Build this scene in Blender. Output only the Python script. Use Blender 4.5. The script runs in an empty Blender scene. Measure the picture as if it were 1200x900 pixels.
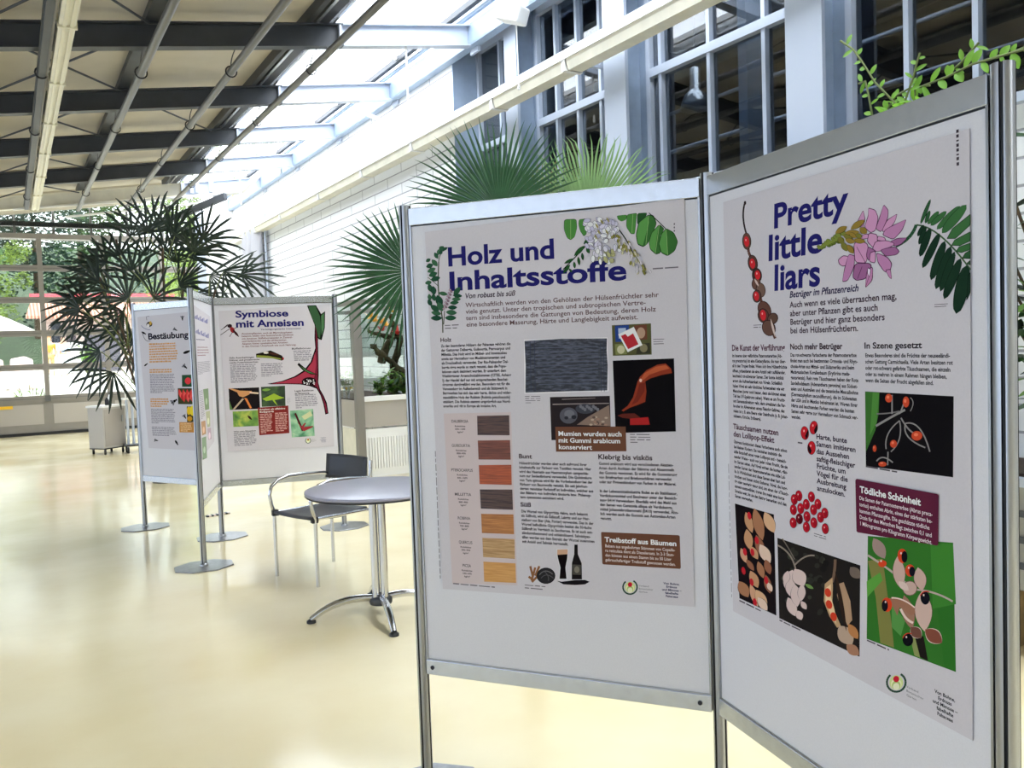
import bpy, bmesh, math, random
from mathutils import Vector, Matrix
random.seed(7)
sc = bpy.context.scene
COL = sc.collection
PI = math.pi

# ------------------------------------------------------------------ camera (hall axes: +Y down the hall, +X to the brick wall)
F_PX = 1017.82
CAM = Vector((0, 0, 1.5308))
FWD = Vector((0.4996, 0.865, -0.0471)).normalized()
RGT = Vector((0.8646, -0.5013, -0.0348)); RGT = (RGT - FWD * RGT.dot(FWD)).normalized()
UPV = RGT.cross(FWD)
cd = bpy.data.cameras.new('camera'); co = bpy.data.objects.new('camera', cd); COL.objects.link(co)
cd.sensor_fit = 'HORIZONTAL'; cd.sensor_width = 36; cd.lens = F_PX / 1200 * 36
cd.clip_start = .05; cd.clip_end = 400
M3 = Matrix((RGT, UPV, -FWD)).transposed()
co.matrix_world = Matrix.Translation(CAM) @ M3.to_4x4()
sc.camera = co

# ------------------------------------------------------------------ sky, sun, exposure
w = bpy.data.worlds.new('sky'); sc.world = w; w.use_nodes = True
bg = w.node_tree.nodes['Background']
bg.inputs[0].default_value = (0.93, 0.96, 1.0, 1); bg.inputs[1].default_value = 8.5
sd = bpy.data.lights.new('sun', 'SUN'); so = bpy.data.objects.new('sun', sd); COL.objects.link(so)
sd.energy = 2.2; sd.angle = .6; sd.color = (1, .96, .88)
so.rotation_euler = Vector((-.35, .6, -.72)).to_track_quat('-Z', 'Y').to_euler()     # soft hazy sun from behind and to the right
so.location = (0, 0, 20)
vs = sc.view_settings
vs.view_transform = 'Standard'; vs.look = 'None'; vs.gamma = 1; vs.use_curve_mapping = False
vs.exposure = 0.35
try:
    sc.cycles.max_bounces = 10; sc.cycles.transparent_max_bounces = 16
    sc.cycles.sample_clamp_indirect = 6; sc.cycles.caustics_reflective = False; sc.cycles.caustics_refractive = False
except Exception: pass

# ------------------------------------------------------------------ helpers
def lin(c):
    c = c / 255
    return c / 12.92 if c <= .04045 else ((c + .055) / 1.055) ** 2.4
MATS = {}
def mat(name, rgb, rough=.5, metal=0, spec=.5, noise=None, bump=None, coat=0, trans=0, raw=False, emit=0):
    """rgb 0..255 sRGB albedo; noise=(scale, amount); bump=(scale, strength)"""
    if name in MATS: return MATS[name]
    m = bpy.data.materials.new(name); m.use_nodes = True; nt = m.node_tree; N = nt.nodes; L = nt.links
    b = N['Principled BSDF']
    c = tuple(rgb) if raw else tuple(lin(x) for x in rgb)
    b.inputs['Base Color'].default_value = (*c, 1); b.inputs['Roughness'].default_value = rough
    b.inputs['Metallic'].default_value = metal; b.inputs['Specular IOR Level'].default_value = spec
    if coat: b.inputs['Coat Weight'].default_value = coat; b.inputs['Coat Roughness'].default_value = .08
    if emit: b.inputs['Emission Color'].default_value = (*c, 1); b.inputs['Emission Strength'].default_value = emit
    if noise or bump: tc = N.new('ShaderNodeTexCoord')
    if noise:
        t = N.new('ShaderNodeTexNoise'); t.inputs['Scale'].default_value = noise[0]; t.inputs['Detail'].default_value = 5
        L.new(tc.outputs['Object'], t.inputs['Vector'])
        mx = N.new('ShaderNodeMix'); mx.data_type = 'RGBA'; a = noise[1]
        mx.inputs['A'].default_value = (*[x * (1 - a) for x in c], 1); mx.inputs['B'].default_value = (*[min(1, x * (1 + a)) for x in c], 1)
        rp = N.new('ShaderNodeMapRange'); rp.inputs[1].default_value = .3; rp.inputs[2].default_value = .7
        L.new(t.outputs['Fac'], rp.inputs[0]); L.new(rp.outputs[0], mx.inputs['Factor']); L.new(mx.outputs['Result'], b.inputs['Base Color'])
    if bump:
        t2 = N.new('ShaderNodeTexNoise'); t2.inputs['Scale'].default_value = bump[0]; L.new(tc.outputs['Object'], t2.inputs['Vector'])
        bp = N.new('ShaderNodeBump'); bp.inputs['Strength'].default_value = bump[1]; bp.inputs['Distance'].default_value = .01
        L.new(t2.outputs['Fac'], bp.inputs['Height']); L.new(bp.outputs[0], b.inputs['Normal'])
    if trans:
        tr = N.new('ShaderNodeBsdfTranslucent'); tr.inputs[0].default_value = (*[min(1, x * 1.5) for x in c], 1)
        ms = N.new('ShaderNodeMixShader'); ms.inputs[0].default_value = trans
        L.new(b.outputs[0], ms.inputs[1]); L.new(tr.outputs[0], ms.inputs[2]); L.new(ms.outputs[0], N['Material Output'].inputs[0])
    MATS[name] = m; return m
def glass(name, tint, ior=1.5, rough=0.0, gl=1.0):
    if name in MATS: return MATS[name]
    m = bpy.data.materials.new(name); m.use_nodes = True; nt = m.node_tree; N = nt.nodes; L = nt.links
    N.remove(N['Principled BSDF'])
    t = N.new('ShaderNodeBsdfTransparent'); t.inputs[0].default_value = (*tint, 1)
    g = N.new('ShaderNodeBsdfGlossy'); g.inputs['Roughness'].default_value = rough; g.inputs[0].default_value = (gl, gl, gl, 1)
    lw = N.new('ShaderNodeLayerWeight'); lw.inputs[0].default_value = .5; f0 = ((ior - 1) / (ior + 1)) ** 2
    pw = N.new('ShaderNodeMath'); pw.operation = 'POWER'; pw.inputs[1].default_value = 5; L.new(lw.outputs['Facing'], pw.inputs[0])
    f = N.new('ShaderNodeMath'); f.operation = 'MULTIPLY_ADD'; f.inputs[1].default_value = 1 - f0; f.inputs[2].default_value = f0; L.new(pw.outputs[0], f.inputs[0])
    x = N.new('ShaderNodeMixShader'); L.new(f.outputs[0], x.inputs[0]); L.new(t.outputs[0], x.inputs[1]); L.new(g.outputs[0], x.inputs[2])
    L.new(x.outputs[0], N['Material Output'].inputs[0]); MATS[name] = m; return m

ALB = 1.18   # a printed colour's reflectance against what the camera records of it in this light
def ink(rgb):
    k = 'ink_%d_%d_%d' % tuple(rgb)
    if k in MATS: return MATS[k]
    c = [min(.85, lin(x) * ALB) for x in rgb]
    return mat(k, c, rough=.6, spec=.0, raw=True)

class MB:
    """collects geometry with material slots, links it as ONE mesh object"""
    def __init__(s): s.v = []; s.f = []; s.mi = []; s.ms = []; s.sm = []
    def slot(s, m):
        if m not in s.ms: s.ms.append(m)
        return s.ms.index(m)
    def add(s, vs, fs, m, smooth=False):
        o = len(s.v); s.v += [tuple(v) for v in vs]; k = s.slot(m)
        for f in fs: s.f.append([i + o for i in f]); s.mi.append(k); s.sm.append(smooth)
    def box(s, a, b, m, M=None):
        (x0, y0, z0), (x1, y1, z1) = a, b
        vs = [(x0,y0,z0),(x1,y0,z0),(x1,y1,z0),(x0,y1,z0),(x0,y0,z1),(x1,y0,z1),(x1,y1,z1),(x0,y1,z1)]
        if M: vs = [M @ Vector(v) for v in vs]
        s.add(vs, [(0,3,2,1),(4,5,6,7),(0,1,5,4),(1,2,6,5),(2,3,7,6),(3,0,4,7)], m)
    def beam(s, p, q, w_, h_, m, up=(0,0,1)):
        """box along p->q, w_ sideways, h_ along up"""
        p, q = Vector(p), Vector(q); d = (q - p).normalized(); sd_ = d.cross(Vector(up))
        if sd_.length < 1e-4: sd_ = d.cross(Vector((0,1,0)))
        sd_.normalize(); u = sd_.cross(d)
        vs = []
        for e in (p, q):
            for a, b in ((-1,-1),(1,-1),(1,1),(-1,1)): vs.append(e + sd_ * a * w_ / 2 + u * b * h_ / 2)
        s.add(vs, [(0,1,2,3),(7,6,5,4),(0,4,5,1),(1,5,6,2),(2,6,7,3),(3,7,4,0)], m)
    def tube(s, pts, r, m, n=10, cap=True):
        pts = [Vector(p) for p in pts]; rs = r if isinstance(r, (list, tuple)) else [r] * len(pts)
        vs = []; nrm = None
        for i, p in enumerate(pts):
            t = (pts[min(i+1, len(pts)-1)] - pts[max(i-1, 0)]).normalized()
            if nrm is None:
                nrm = t.cross(Vector((0,0,1)))
                if nrm.length < 1e-3: nrm = t.cross(Vector((0,1,0)))
            nrm = (nrm - t * nrm.dot(t)); nrm.normalize(); b = t.cross(nrm)
            for k in range(n):
                a = 2 * PI * k / n; vs.append(p + (nrm * math.cos(a) + b * math.sin(a)) * rs[i])
        fs = []
        for i in range(len(pts) - 1):
            for k in range(n): fs.append((i*n+k, i*n+(k+1)%n, (i+1)*n+(k+1)%n, (i+1)*n+k))
        s.add(vs, fs, m, True)
        if cap: s.add([vs[k] for k in range(n)] + [vs[-n+k] for k in range(n)], [tuple(range(n-1,-1,-1)), tuple(range(n, 2*n))], m)
    def lathe(s, prof, m, c=(0,0,0), n=32, smooth=True):
        vs = []; c = Vector(c)
        for r, z in prof:
            for k in range(n): a = 2*PI*k/n; vs.append(c + Vector((r*math.cos(a), r*math.sin(a), z)))
        fs = [(i*n+k, i*n+(k+1)%n, (i+1)*n+(k+1)%n, (i+1)*n+k) for i in range(len(prof)-1) for k in range(n)]
        s.add(vs, fs, m, smooth)
    def prism(s, poly, ex, m, cap=True):
        n = len(poly); ex = Vector(ex); a = [Vector(p) for p in poly]; vs = a + [p + ex for p in a]
        fs = [(i, (i+1)%n, n+(i+1)%n, n+i) for i in range(n)]
        if cap: fs += [tuple(range(n-1,-1,-1)), tuple(range(n, 2*n))]
        s.add(vs, fs, m)
    def build(s, name, parent=None, origin=None, bevel=0, struct=False, fix=True):
        me = bpy.data.meshes.new(name); o_ = Vector(origin) if origin is not None else Vector((0,0,0))
        me.from_pydata([Vector(v) - o_ for v in s.v], [], s.f)
        for m in s.ms: me.materials.append(m)
        me.polygons.foreach_set('material_index', s.mi); me.polygons.foreach_set('use_smooth', s.sm); me.update()
        if fix:
            bm = bmesh.new(); bm.from_mesh(me); bmesh.ops.recalc_face_normals(bm, faces=bm.faces); bm.to_mesh(me); bm.free()
        o = bpy.data.objects.new(name, me); COL.objects.link(o); o.location = o_
        if parent: o.parent = parent; o.location = o_ - parent_loc(parent)
        if bevel:
            b = o.modifiers.new('bevel', 'BEVEL'); b.width = bevel; b.segments = 2; b.limit_method = 'ANGLE'
        if struct and not parent: o['kind'] = 'structure'
        return o
def parent_loc(p):
    l = Vector(p.location)
    while p.parent: p = p.parent; l += Vector(p.location)
    return l
def tag(o, label, cat, group=None):
    o['label'] = label; o['category'] = cat
    if group: o['group'] = group
    return o
def thing(name, label, cat, loc=(0,0,0), rz=0, group=None):
    o = bpy.data.objects.new(name, None); COL.objects.link(o); o.location = loc; o.rotation_euler = (0,0,rz)
    o.empty_display_size = .1
    return tag(o, label, cat, group)
def bez(p0, p1, p2, n=10):
    p0, p1, p2 = Vector(p0), Vector(p1), Vector(p2)
    return [p0*(1-t)**2 + p1*2*t*(1-t) + p2*t*t for t in [i/n for i in range(n+1)]]
def ray(px, py):
    return FWD + RGT * ((px - 600) / F_PX) - UPV * ((py - 450) / F_PX)
def at_y(px, py, Y):
    d = ray(px, py); return CAM + d * ((Y - CAM.y) / d.y)
def at_x(px, py, X):
    d = ray(px, py); return CAM + d * ((X - CAM.x) / d.x)
def at_z(px, py, Z):
    d = ray(px, py); return CAM + d * ((Z - CAM.z) / d.z)

# ------------------------------------------------------------------ materials
ALU = mat('aluminium', (168,170,172), .3, .95)
ALU_D = mat('aluminium_groove', (40,42,44), .5, .6)
RAIL = mat('rail_aluminium', (200,204,208), .26, .8, noise=(40,.06))
BOARD = mat('laminate_board', (222,221,226), .5, noise=(300,.025))
PAPER = mat('poster_paper', (210,205,210), .6, spec=.1, noise=(200,.02))
CHROME = mat('chrome_tube', (205,206,208), .16, 1)
STEEL_D = mat('dark_painted_steel', (66,69,74), .5, .2, noise=(6,.12))
STEEL_L = mat('pale_and_lit_steel', (182,191,206), .45, .1)
BLUE_ST = mat('blue_grey_window_steel', (150,166,186), .5, .1, noise=(8,.08))
WHITE = mat('white_paint', (232,232,230), .5)
CREAM = mat('cream_metal', (226,222,206), .45, noise=(5,.08))
GREY_BX = mat('warm_grey_panel', (172,166,158), .55)
DARK = mat('black_plastic', (24,24,26), .5)
LEAF_D = mat('dark_palm_leaf', (26,42,28), .45, noise=(4,.35), trans=.12)
LEAF_F = mat('fan_palm_leaf', (42,80,48), .45, noise=(9,.3), trans=.3)
LEAF_P = mat('backlit_fan_leaf', (120,152,100), .5, noise=(9,.25), trans=.4)  # light coming through the frond from behind is put into this paler green
LEAF_V = mat('vine_leaf', (112,160,48), .45, noise=(12,.2), trans=.45)
STEM_G = mat('green_stem', (92,104,52), .6)
STEM_B = mat('brown_stem', (78,62,46), .8, noise=(20,.3))
SOIL = mat('potting_soil', (52,40,30), .95, noise=(60,.4))
SIDE_GLASS = glass('tinted_side_glass', (.46,.49,.54))
HALL_GLASS = glass('facade_glass', (.62,.65,.64))
ROOF_GLASS = glass('roof_glass', (.96,.98,1.0), ior=1.3)
WIN_GLASS = glass('window_glass', (.42,.46,.5), ior=1.8)
VIT_GLASS = glass('vitrine_glass', (.9,.94,.93))
# ================================================================== SETTING
XW = 4.5; YF = 20.0; XL = -6.0; YB = -7.0
def zt(x): return 4.275 + .142 * x                  # top of the roof beams
# floor: cream poured resin, glossy, faintly clouded and scuffed
fm = bpy.data.materials.new('poured_cream_resin'); fm.use_nodes = True
N = fm.node_tree.nodes; L = fm.node_tree.links; b = N['Principled BSDF']
tc = N.new('ShaderNodeTexCoord')
n1 = N.new('ShaderNodeTexNoise'); n1.inputs['Scale'].default_value = 1.1; n1.inputs['Detail'].default_value = 6
n2 = N.new('ShaderNodeTexNoise'); n2.inputs['Scale'].default_value = 14; n2.inputs['Detail'].default_value = 4
L.new(tc.outputs['Object'], n1.inputs[0]); L.new(tc.outputs['Object'], n2.inputs[0])
r1 = N.new('ShaderNodeValToRGB'); r1.color_ramp.elements[0].position = .3; r1.color_ramp.elements[1].position = .7
r1.color_ramp.elements[0].color = (lin(240), lin(224), lin(178), 1); r1.color_ramp.elements[1].color = (lin(249), lin(238), lin(202), 1)
L.new(n1.outputs['Fac'], r1.inputs[0]); L.new(r1.outputs[0], b.inputs['Base Color'])
mr = N.new('ShaderNodeMapRange'); mr.inputs[1].default_value = .3; mr.inputs[2].default_value = .75; mr.inputs[3].default_value = .08; mr.inputs[4].default_value = .24
L.new(n1.outputs['Fac'], mr.inputs[0]); L.new(mr.outputs[0], b.inputs['Roughness'])
bp = N.new('ShaderNodeBump'); bp.inputs['Strength'].default_value = .05; bp.inputs['Distance'].default_value = .01
L.new(n2.outputs['Fac'], bp.inputs['Height']); L.new(bp.outputs[0], b.inputs['Normal'])
m = MB(); m.box((XL, YB, -.1), (XW + .6, YF, 0), fm); m.build('floor', struct=True)

# brick wall (painted white) on the right, with a recess that holds the window band
bw = bpy.data.materials.new('white_painted_brick'); bw.use_nodes = True
N = bw.node_tree.nodes; L = bw.node_tree.links; b = N['Principled BSDF']
tc = N.new('ShaderNodeTexCoord'); sp = N.new('ShaderNodeSeparateXYZ'); cb = N.new('ShaderNodeCombineXYZ')
L.new(tc.outputs['Object'], sp.inputs[0]); L.new(sp.outputs['Y'], cb.inputs['X']); L.new(sp.outputs['Z'], cb.inputs['Y'])
br = N.new('ShaderNodeTexBrick'); L.new(cb.outputs[0], br.inputs[0])
br.inputs['Scale'].default_value = 1; br.inputs['Brick Width'].default_value = .95; br.inputs['Row Height'].default_value = .14
br.inputs['Mortar Size'].default_value = .008; br.inputs['Mortar Smooth'].default_value = .1
br.inputs['Color1'].default_value = (.82,.83,.83,1); br.inputs['Color2'].default_value = (.78,.79,.80,1); br.inputs['Mortar'].default_value = (.34,.34,.36,1)
L.new(br.outputs['Color'], b.inputs['Base Color']); b.inputs['Roughness'].default_value = .7
bp = N.new('ShaderNodeBump'); bp.inputs['Strength'].default_value = .4; bp.inputs['Distance'].default_value = .01; bp.invert = True
L.new(br.outputs['Fac'], bp.inputs['Height']); L.new(bp.outputs[0], b.inputs['Normal'])
SILL = 2.70; YR = 8.9; XG = 4.85
m = MB()
m.box((XW, YR, 0), (XW + .6, YF, 5.0), bw)
m.box((XW, YB, 0), (XW + .6, YR, SILL), bw)
m.build('wall_right', struct=True)
m = MB(); m.box((XW, YB, 4.93), (XW + .6, YR, 5.3), STEEL_L); m.build('trim_1', struct=True)
m = MB(); m.box((XW, YR - .015, SILL), (XG, YR - .002, 4.93), BLUE_ST)      # steel-lined reveal closing the recess
m2 = mat('galvanised', (150,168,184), .45, .3, noise=(30,.2)); m.build('trim_2', struct=True)
m = MB(); m.box((XW - .06, YB, SILL - .05), (XG, YR, SILL), STEEL_L); m.build('trim_3', struct=True)

# window band: piers, and between them framed windows of dark panes
def pier(n, y0, y1):
    m = MB()
    m.box((XW + .08, y0, SILL), (XW + .11, y1, 4.93), STEEL_L)      # front flange
    m.box((XW + .11, (y0+y1)/2 - .03, SILL), (XG + .05, (y0+y1)/2 + .03, 4.93), BLUE_ST)
    m.box((XG - .02, y0 - .03, SILL), (XG + .04, y1 + .03, 4.93), BLUE_ST)
    m.build('trim_%d' % n, struct=True)
PIERS = [(7.62, 7.86), (5.86, 6.16), (3.84, 4.14), (1.8, 2.1), (-.25, .05), (-2.3, -2.0)]
for i, (a, c) in enumerate(PIERS): pier(4 + i, a, c)
BAYS = [(YR - .02, 7.86, 1), (7.62, 6.16, 3), (5.86, 4.14, 4), (3.84, 2.1, 3), (1.8, .05, 3), (-.25, -2.0, 3)]
wn = 1
for (y1, y0, nm) in BAYS:
    r = bpy.data.objects.new('window_%d' % wn, None); COL.objects.link(r); r['kind'] = 'structure'; r.location = (XG, (y0+y1)/2, SILL); wn += 1
    top = 4.9; fr = MB(); t = .05
    for ya, yb in ((y0, y0+t), (y1-t, y1)): fr.box((XG-.05, ya, SILL), (XG+.05, yb, top), STEEL_L)
    fr.box((XG-.05, y0, top-.07), (XG+.05, y1, top), STEEL_L); fr.box((XG-.05, y0, SILL), (XG+.05, y1, SILL+.05), STEEL_L)
    fr.build('window_frame', r)
    tr = MB(); tr.box((XG-.06, y0+t, 3.72), (XG+.04, y1-t, 3.79), STEEL_L); tr.build('transom', r)
    ys = [y0 + (y1-y0)*(k+1)/(nm+1) for k in range(nm)]
    if nm == 4: ys = [at_x(px, 80, XG).y for px in (778, 835, 900)]
    for y in ys:
        mu = MB(); mu.box((XG-.045, y-.018, SILL+.05), (XG+.03, y+.018, top-.07), STEEL_L); mu.build('mullion', r)
    g = MB(); g.box((XG-.004, y0+t, SILL+.05), (XG+.004, y1-t, top-.07), WIN_GLASS); g.build('pane', r)

# dark workshop behind the windows
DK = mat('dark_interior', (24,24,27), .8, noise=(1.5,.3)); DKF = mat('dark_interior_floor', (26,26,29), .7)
m = MB()
m.box((9.5, YB, 0), (9.6, YR+.2, 5.6), DK); m.box((XW+.6, YR+.1, 0), (9.6, YR+.2, 5.6), DK); m.box((XW+.6, YB-.1, 0), (9.6, YB, 5.6), DK)
m.box((XW+.6, YB, 5.3), (9.6, 4.4, 5.4), DK); m.box((XW+.6, 7.4, 5.3), (9.6, YR+.2, 5.4), DK); m.box((6.5, 4.4, 5.3), (9.6, 7.4, 5.4), DK); m.build('wall_workshop', struct=True)  # gap in this ceiling is added, to let sky light onto lamp and rails
m = MB(); m.box((XW+.6, YB, 2.3), (9.6, YR+.2, 2.4), DKF); m.build('floor_workshop', struct=True)
for i, (x, y) in enumerate(((5.7, 2.95), (5.75, 5.6), (5.75, 7.3))):
    m = MB(); m.box((x-.09, y-.05, 2.4), (x+.09, y+.05, 5.3), BLUE_ST); m.build('trim_%d' % (20+i), struct=True)
for i, (z, x) in enumerate(((3.62, 6.6), (4.35, 7.4))):
    m = MB(); m.tube([(x, YB, z), (x, YR, z)], .025, STEEL_L, 8); m.build('trim_%d' % (24+i), struct=True)
# far steel racks inside the workshop
m = MB()
for y in (3.9, 4.5, 5.1, 5.7):
    m.box((7.0, y-.03, 2.4), (7.06, y+.03, 3.55), STEEL_D)
for z in (2.9, 3.5): m.box((7.0, 3.87, z), (7.5, 5.73, z+.04), STEEL_D)
tag(m.build('storage_rack', origin=(7.0, 4.8, 2.4)), 'dark steel shelving rack dimly seen behind the window panes', 'rack')
lp = thing('pendant_lamp', 'silver bell-shaped pendant lamp hanging behind the dark window panes', 'lamp', (5.95, 5.95, 3.6))
c = at_x(815, 118, 5.6)
lp.location = (c.x, c.y, c.z)
m = MB(); m.lathe([(.035,.30),(.05,.29),(.05,.10),(.06,.09)], ALU, c, 20); m.build('lamp_housing', lp, c)
m = MB(); m.lathe([(.06,.09),(.10,.05),(.13,-.02),(.14,-.08),(.135,-.08),(.12,-.02),(.05,.08)], ALU, c, 28); m.build('lamp_shade', lp, c)
m = MB(); m.tube([c+Vector((0,0,.29)), (c.x, c.y, 5.3)], .008, DARK, 6); m.build('cord', lp, c)

# roof: insulated beige deck on the left of x=2.9, glazing to its right
DECK = mat('beige_roof_deck', (204,196,180), .8, noise=(3,.05))
m = MB()
m.prism([(XL, YB, zt(XL)+.12), (2.72, YB, zt(2.72)+.12), (2.72, YB, zt(2.72)+.2), (XL, YB, zt(XL)+.2)], (0, YF-YB, 0), DECK)
for k in range(-4, 5):                                  # lapped sheet edges beyond each beam
    y = 8.3 + 2.2*k + .45
    m.prism([(XL, y, zt(XL)+.085), (2.7, y, zt(2.7)+.085), (2.7, y, zt(2.7)+.125), (XL, y, zt(XL)+.125)], (0, .05, 0), DECK)
m.build('ceiling', struct=True)
m = MB()
m.prism([(2.86, YB, zt(2.86)+.2), (XW+.3, YB, zt(XW+.3)+.2), (XW+.3, YB, zt(XW+.3)+.206), (2.86, YB, zt(2.86)+.206)], (0, YF-YB, 0), ROOF_GLASS)
m.build('window_roof', struct=True)
tn = 40
for k in range(-4, 5):                                   # I-beams across the hall
    y = 8.3 + 2.2*k
    last = (k == 4)
    xa, xj, xb = XL, 3.0, XW
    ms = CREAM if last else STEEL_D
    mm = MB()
    for (x0, x1, mt) in ((xa, xj, ms), (xj, xb, STEEL_L)):  # strong light under the glazing is put into the colour: right stretch paler
        for (zo, hw, th) in ((0, .06, .016), (-.205, .06, .016), (-.1, .006, .2)):
            z0, z1 = zt(x0)+zo, zt(x1)+zo
            if th > .1: P = [(x0, y-hw, z0-th/2), (x1, y-hw, z1-th/2), (x1, y-hw, z1+th/2), (x0, y-hw, z0+th/2)]
            else: P = [(x0, y-hw, z0-th/2), (x1, y-hw, z1-th/2), (x1, y-hw, z1+th/2), (x0, y-hw, z0+th/2)]
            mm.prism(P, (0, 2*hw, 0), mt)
    mm.box((2.96, y-.055, zt(3)-.2), (2.985, y+.055, zt(3)-.005), STEEL_L)      # splice plate and end plate
    mm.box((XW-.03, y-.09, zt(XW)-.28), (XW, y+.09, zt(XW)+.06), STEEL_L)
    mm.build('trim_%d' % tn, struct=True); tn += 1
for x in (-4.1, -2.75, -1.42, -.09, 1.25):               # purlins
    mm = MB()
    mm.box((x-.06, YB, zt(x)+.01), (x+.06, 17.3, zt(x)+.085), STEEL_D); mm.box((x+.062, YB, zt(x)+.02), (x+.075, 17.3, zt(x)+.09), RAIL)
    mm.build('trim_%d' % tn, struct=True); tn += 1
mm = MB()                                                 # ridge of dark profiles where deck meets glazing
for dx, w_, mt in ((-.2, .05, STEEL_D), (-.12, .03, RAIL), (-.05, .09, STEEL_D), (.05, .03, RAIL)):
    x = 2.86 + dx; mm.box((x-w_/2, YB, zt(x)+.01), (x+w_/2, 17.3, zt(x)+.17), mt)
mm.box((2.98, YB, zt(3.0)+.13), (3.02, YF, zt(3)+.19), WHITE)
mm.build('trim_%d' % tn, struct=True); tn += 1
for k in range(-12, 28):                                  # slim white rafters of the glazing
    y = 8.3 + 2.2/4*k*2 + .55
    if y > YF or y < YB: continue
    mm = MB(); mm.prism([(2.9, y-.02, zt(2.9)+.14), (XW+.3, y-.02, zt(XW+.3)+.14), (XW+.3, y-.02, zt(XW+.3)+.195), (2.9, y-.02, zt(2.9)+.195)], (0, .04, 0), WHITE)
    mm.build('trim_%d' % tn, struct=True); tn += 1
mm = MB()                                                 # wall-head channel and its ledge
mm.box((XW-.10, YB, 4.70), (XW-.085, YF, 4.90), BLUE_ST); mm.box((XW-.10, YB, 4.69), (XW, YF, 4.705), BLUE_ST); mm.box((XW-.10, YB, 4.9), (XW, YF, 4.915), BLUE_ST)
mm.box((XW-.22, YB, 5.0), (XW-.16, YF, 5.06), STEEL_D); mm.box((XW-.14, YB, 4.955), (XW-.1, YF, 4.99), BLUE_ST)
mm.build('trim_%d' % tn, struct=True); tn += 1
for k in range(-3, 4):                                    # crossed bracing rods under the deck
    y = 8.3 + 2.2*k
    mm = MB()
    for (x0, y0, x1, y1) in ((1.22, y+.06, -.06, y+2.1), (-.06, y+.06, 1.22, y+2.1), (-.12, y+.06, -1.4, y+2.1), (-1.4, y+.06, -.12, y+2.1)):
        mm.tube([(x0, y0, zt(x0)-.03), (x1, y1, zt(x1)-.03)], .011, STEEL_D, 6)
    if k in (1,): mm.tube([(1.3, y+.06, zt(1.3)-.03), (2.6, y+2.1, zt(2.6)-.03)], .011, STEEL_D, 6)
    mm.build('trim_%d' % tn, struct=True); tn += 1
mm = MB(); mm.beam((3.9, 10.5, 4.55), (4.47, 10.5, 4.35), .03, .05, WHITE); mm.tube([(4.0,10.5,4.62),(3.3,10.6,4.60)], .015, WHITE, 6)
mm.build('trim_%d' % tn, struct=True); tn += 1
for (x, y, z0, z1) in ((3.68, 8.3, 4.05, 4.6), (3.5, 14.9, 4.0, 4.55)):
    mm = MB(); mm.tube([(x, y, z0), (x, y, z1)], .012, WHITE, 6); mm.build('trim_%d' % tn, struct=True); tn += 1
mm = MB(); mm.beam((2.4, 18.9, 4.0), (3.62, 16.6, 4.42), .07, .12, STEEL_D); mm.build('trim_%d' % tn, struct=True); tn += 1

# overhead sprinkler pipes below the beams
def pipe(x, z, lab, y1):
    r = thing('overhead_pipe', lab, 'pipe', (x, y1, z), 0, 'grey pipes hung under the roof beams')
    m = MB(); m.tube([(x, YB, z), (x, y1, z)], .036, mat('grey_pipe', (104,102,98), .4, .35), 14); m.build('pipe', r)
    for k in range(-3, 5):
        y = 8.3 + 2.2*k + .35
        if y > y1: continue
        h = MB(); h.tube([(x + .052*math.cos(a), y, z + .052*math.sin(a)) for a in [2*PI*i/14 for i in range(15)]], .007, DARK, 6)
        h.tube(bez((x, y, z+.05), (x, y, z+.13), (x-.02, y-.33, zt(x)-.2), 6), .006, DARK, 6)
        h.build('pipe_hanger', r)
pipe(2.79, 4.35, 'grey overhead pipe nearest the glazed roof strip', 17.0)
pipe(2.0, 4.23, 'grey overhead pipe in the middle of the three', 17.0)
pipe(1.19, 4.12, 'grey overhead pipe nearest the cream light rail', 17.0)
# light rail with its dark cable duct
r = thing('light_rail', 'long cream fluorescent light rail with dark cable duct under the roof', 'light', (.47, 16.4, 4.02))
GL = mat('rail_diffuser', (222,216,190), .35); seg = 1.52; y = 16.4
while y > YB + 1:
    m = MB(); a = y - seg + .012
    m.box((.45, a, 3.985), (.565, y, 4.06), CREAM); m.box((.475, a, 3.972), (.50, y, 3.99), GL); m.box((.525, a, 3.972), (.55, y, 3.99), GL)
    m.box((.44, y-.03, 3.966), (.575, y, 4.064), GL); m.build('light_batten', r); y -= seg
m = MB(); m.box((.355, YB, 3.99), (.41, 16.4, 4.05), STEEL_D); m.box((.345, YB, 4.05), (.42, 16.4, 4.056), DARK); m.tube([(.42, YB, 4.0), (.42, 16.4, 4.0)], .012, mat('grey_cable', (120,116,108), .6), 6); m.build('cable_duct', r)
for k in range(-3, 4):
    m = MB(); yy = 8.3+2.2*k+.35; m.tube([(.38+.05*math.cos(a), yy, 4.02+.05*math.sin(a)) for a in [2*PI*i/12 for i in range(13)]], .008, DARK, 6)
    m.tube([(.38, yy-.3, 4.06), (.38, yy-.3, zt(.38)-.1)], .006, DARK, 6); m.build('duct_hanger', r)

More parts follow.
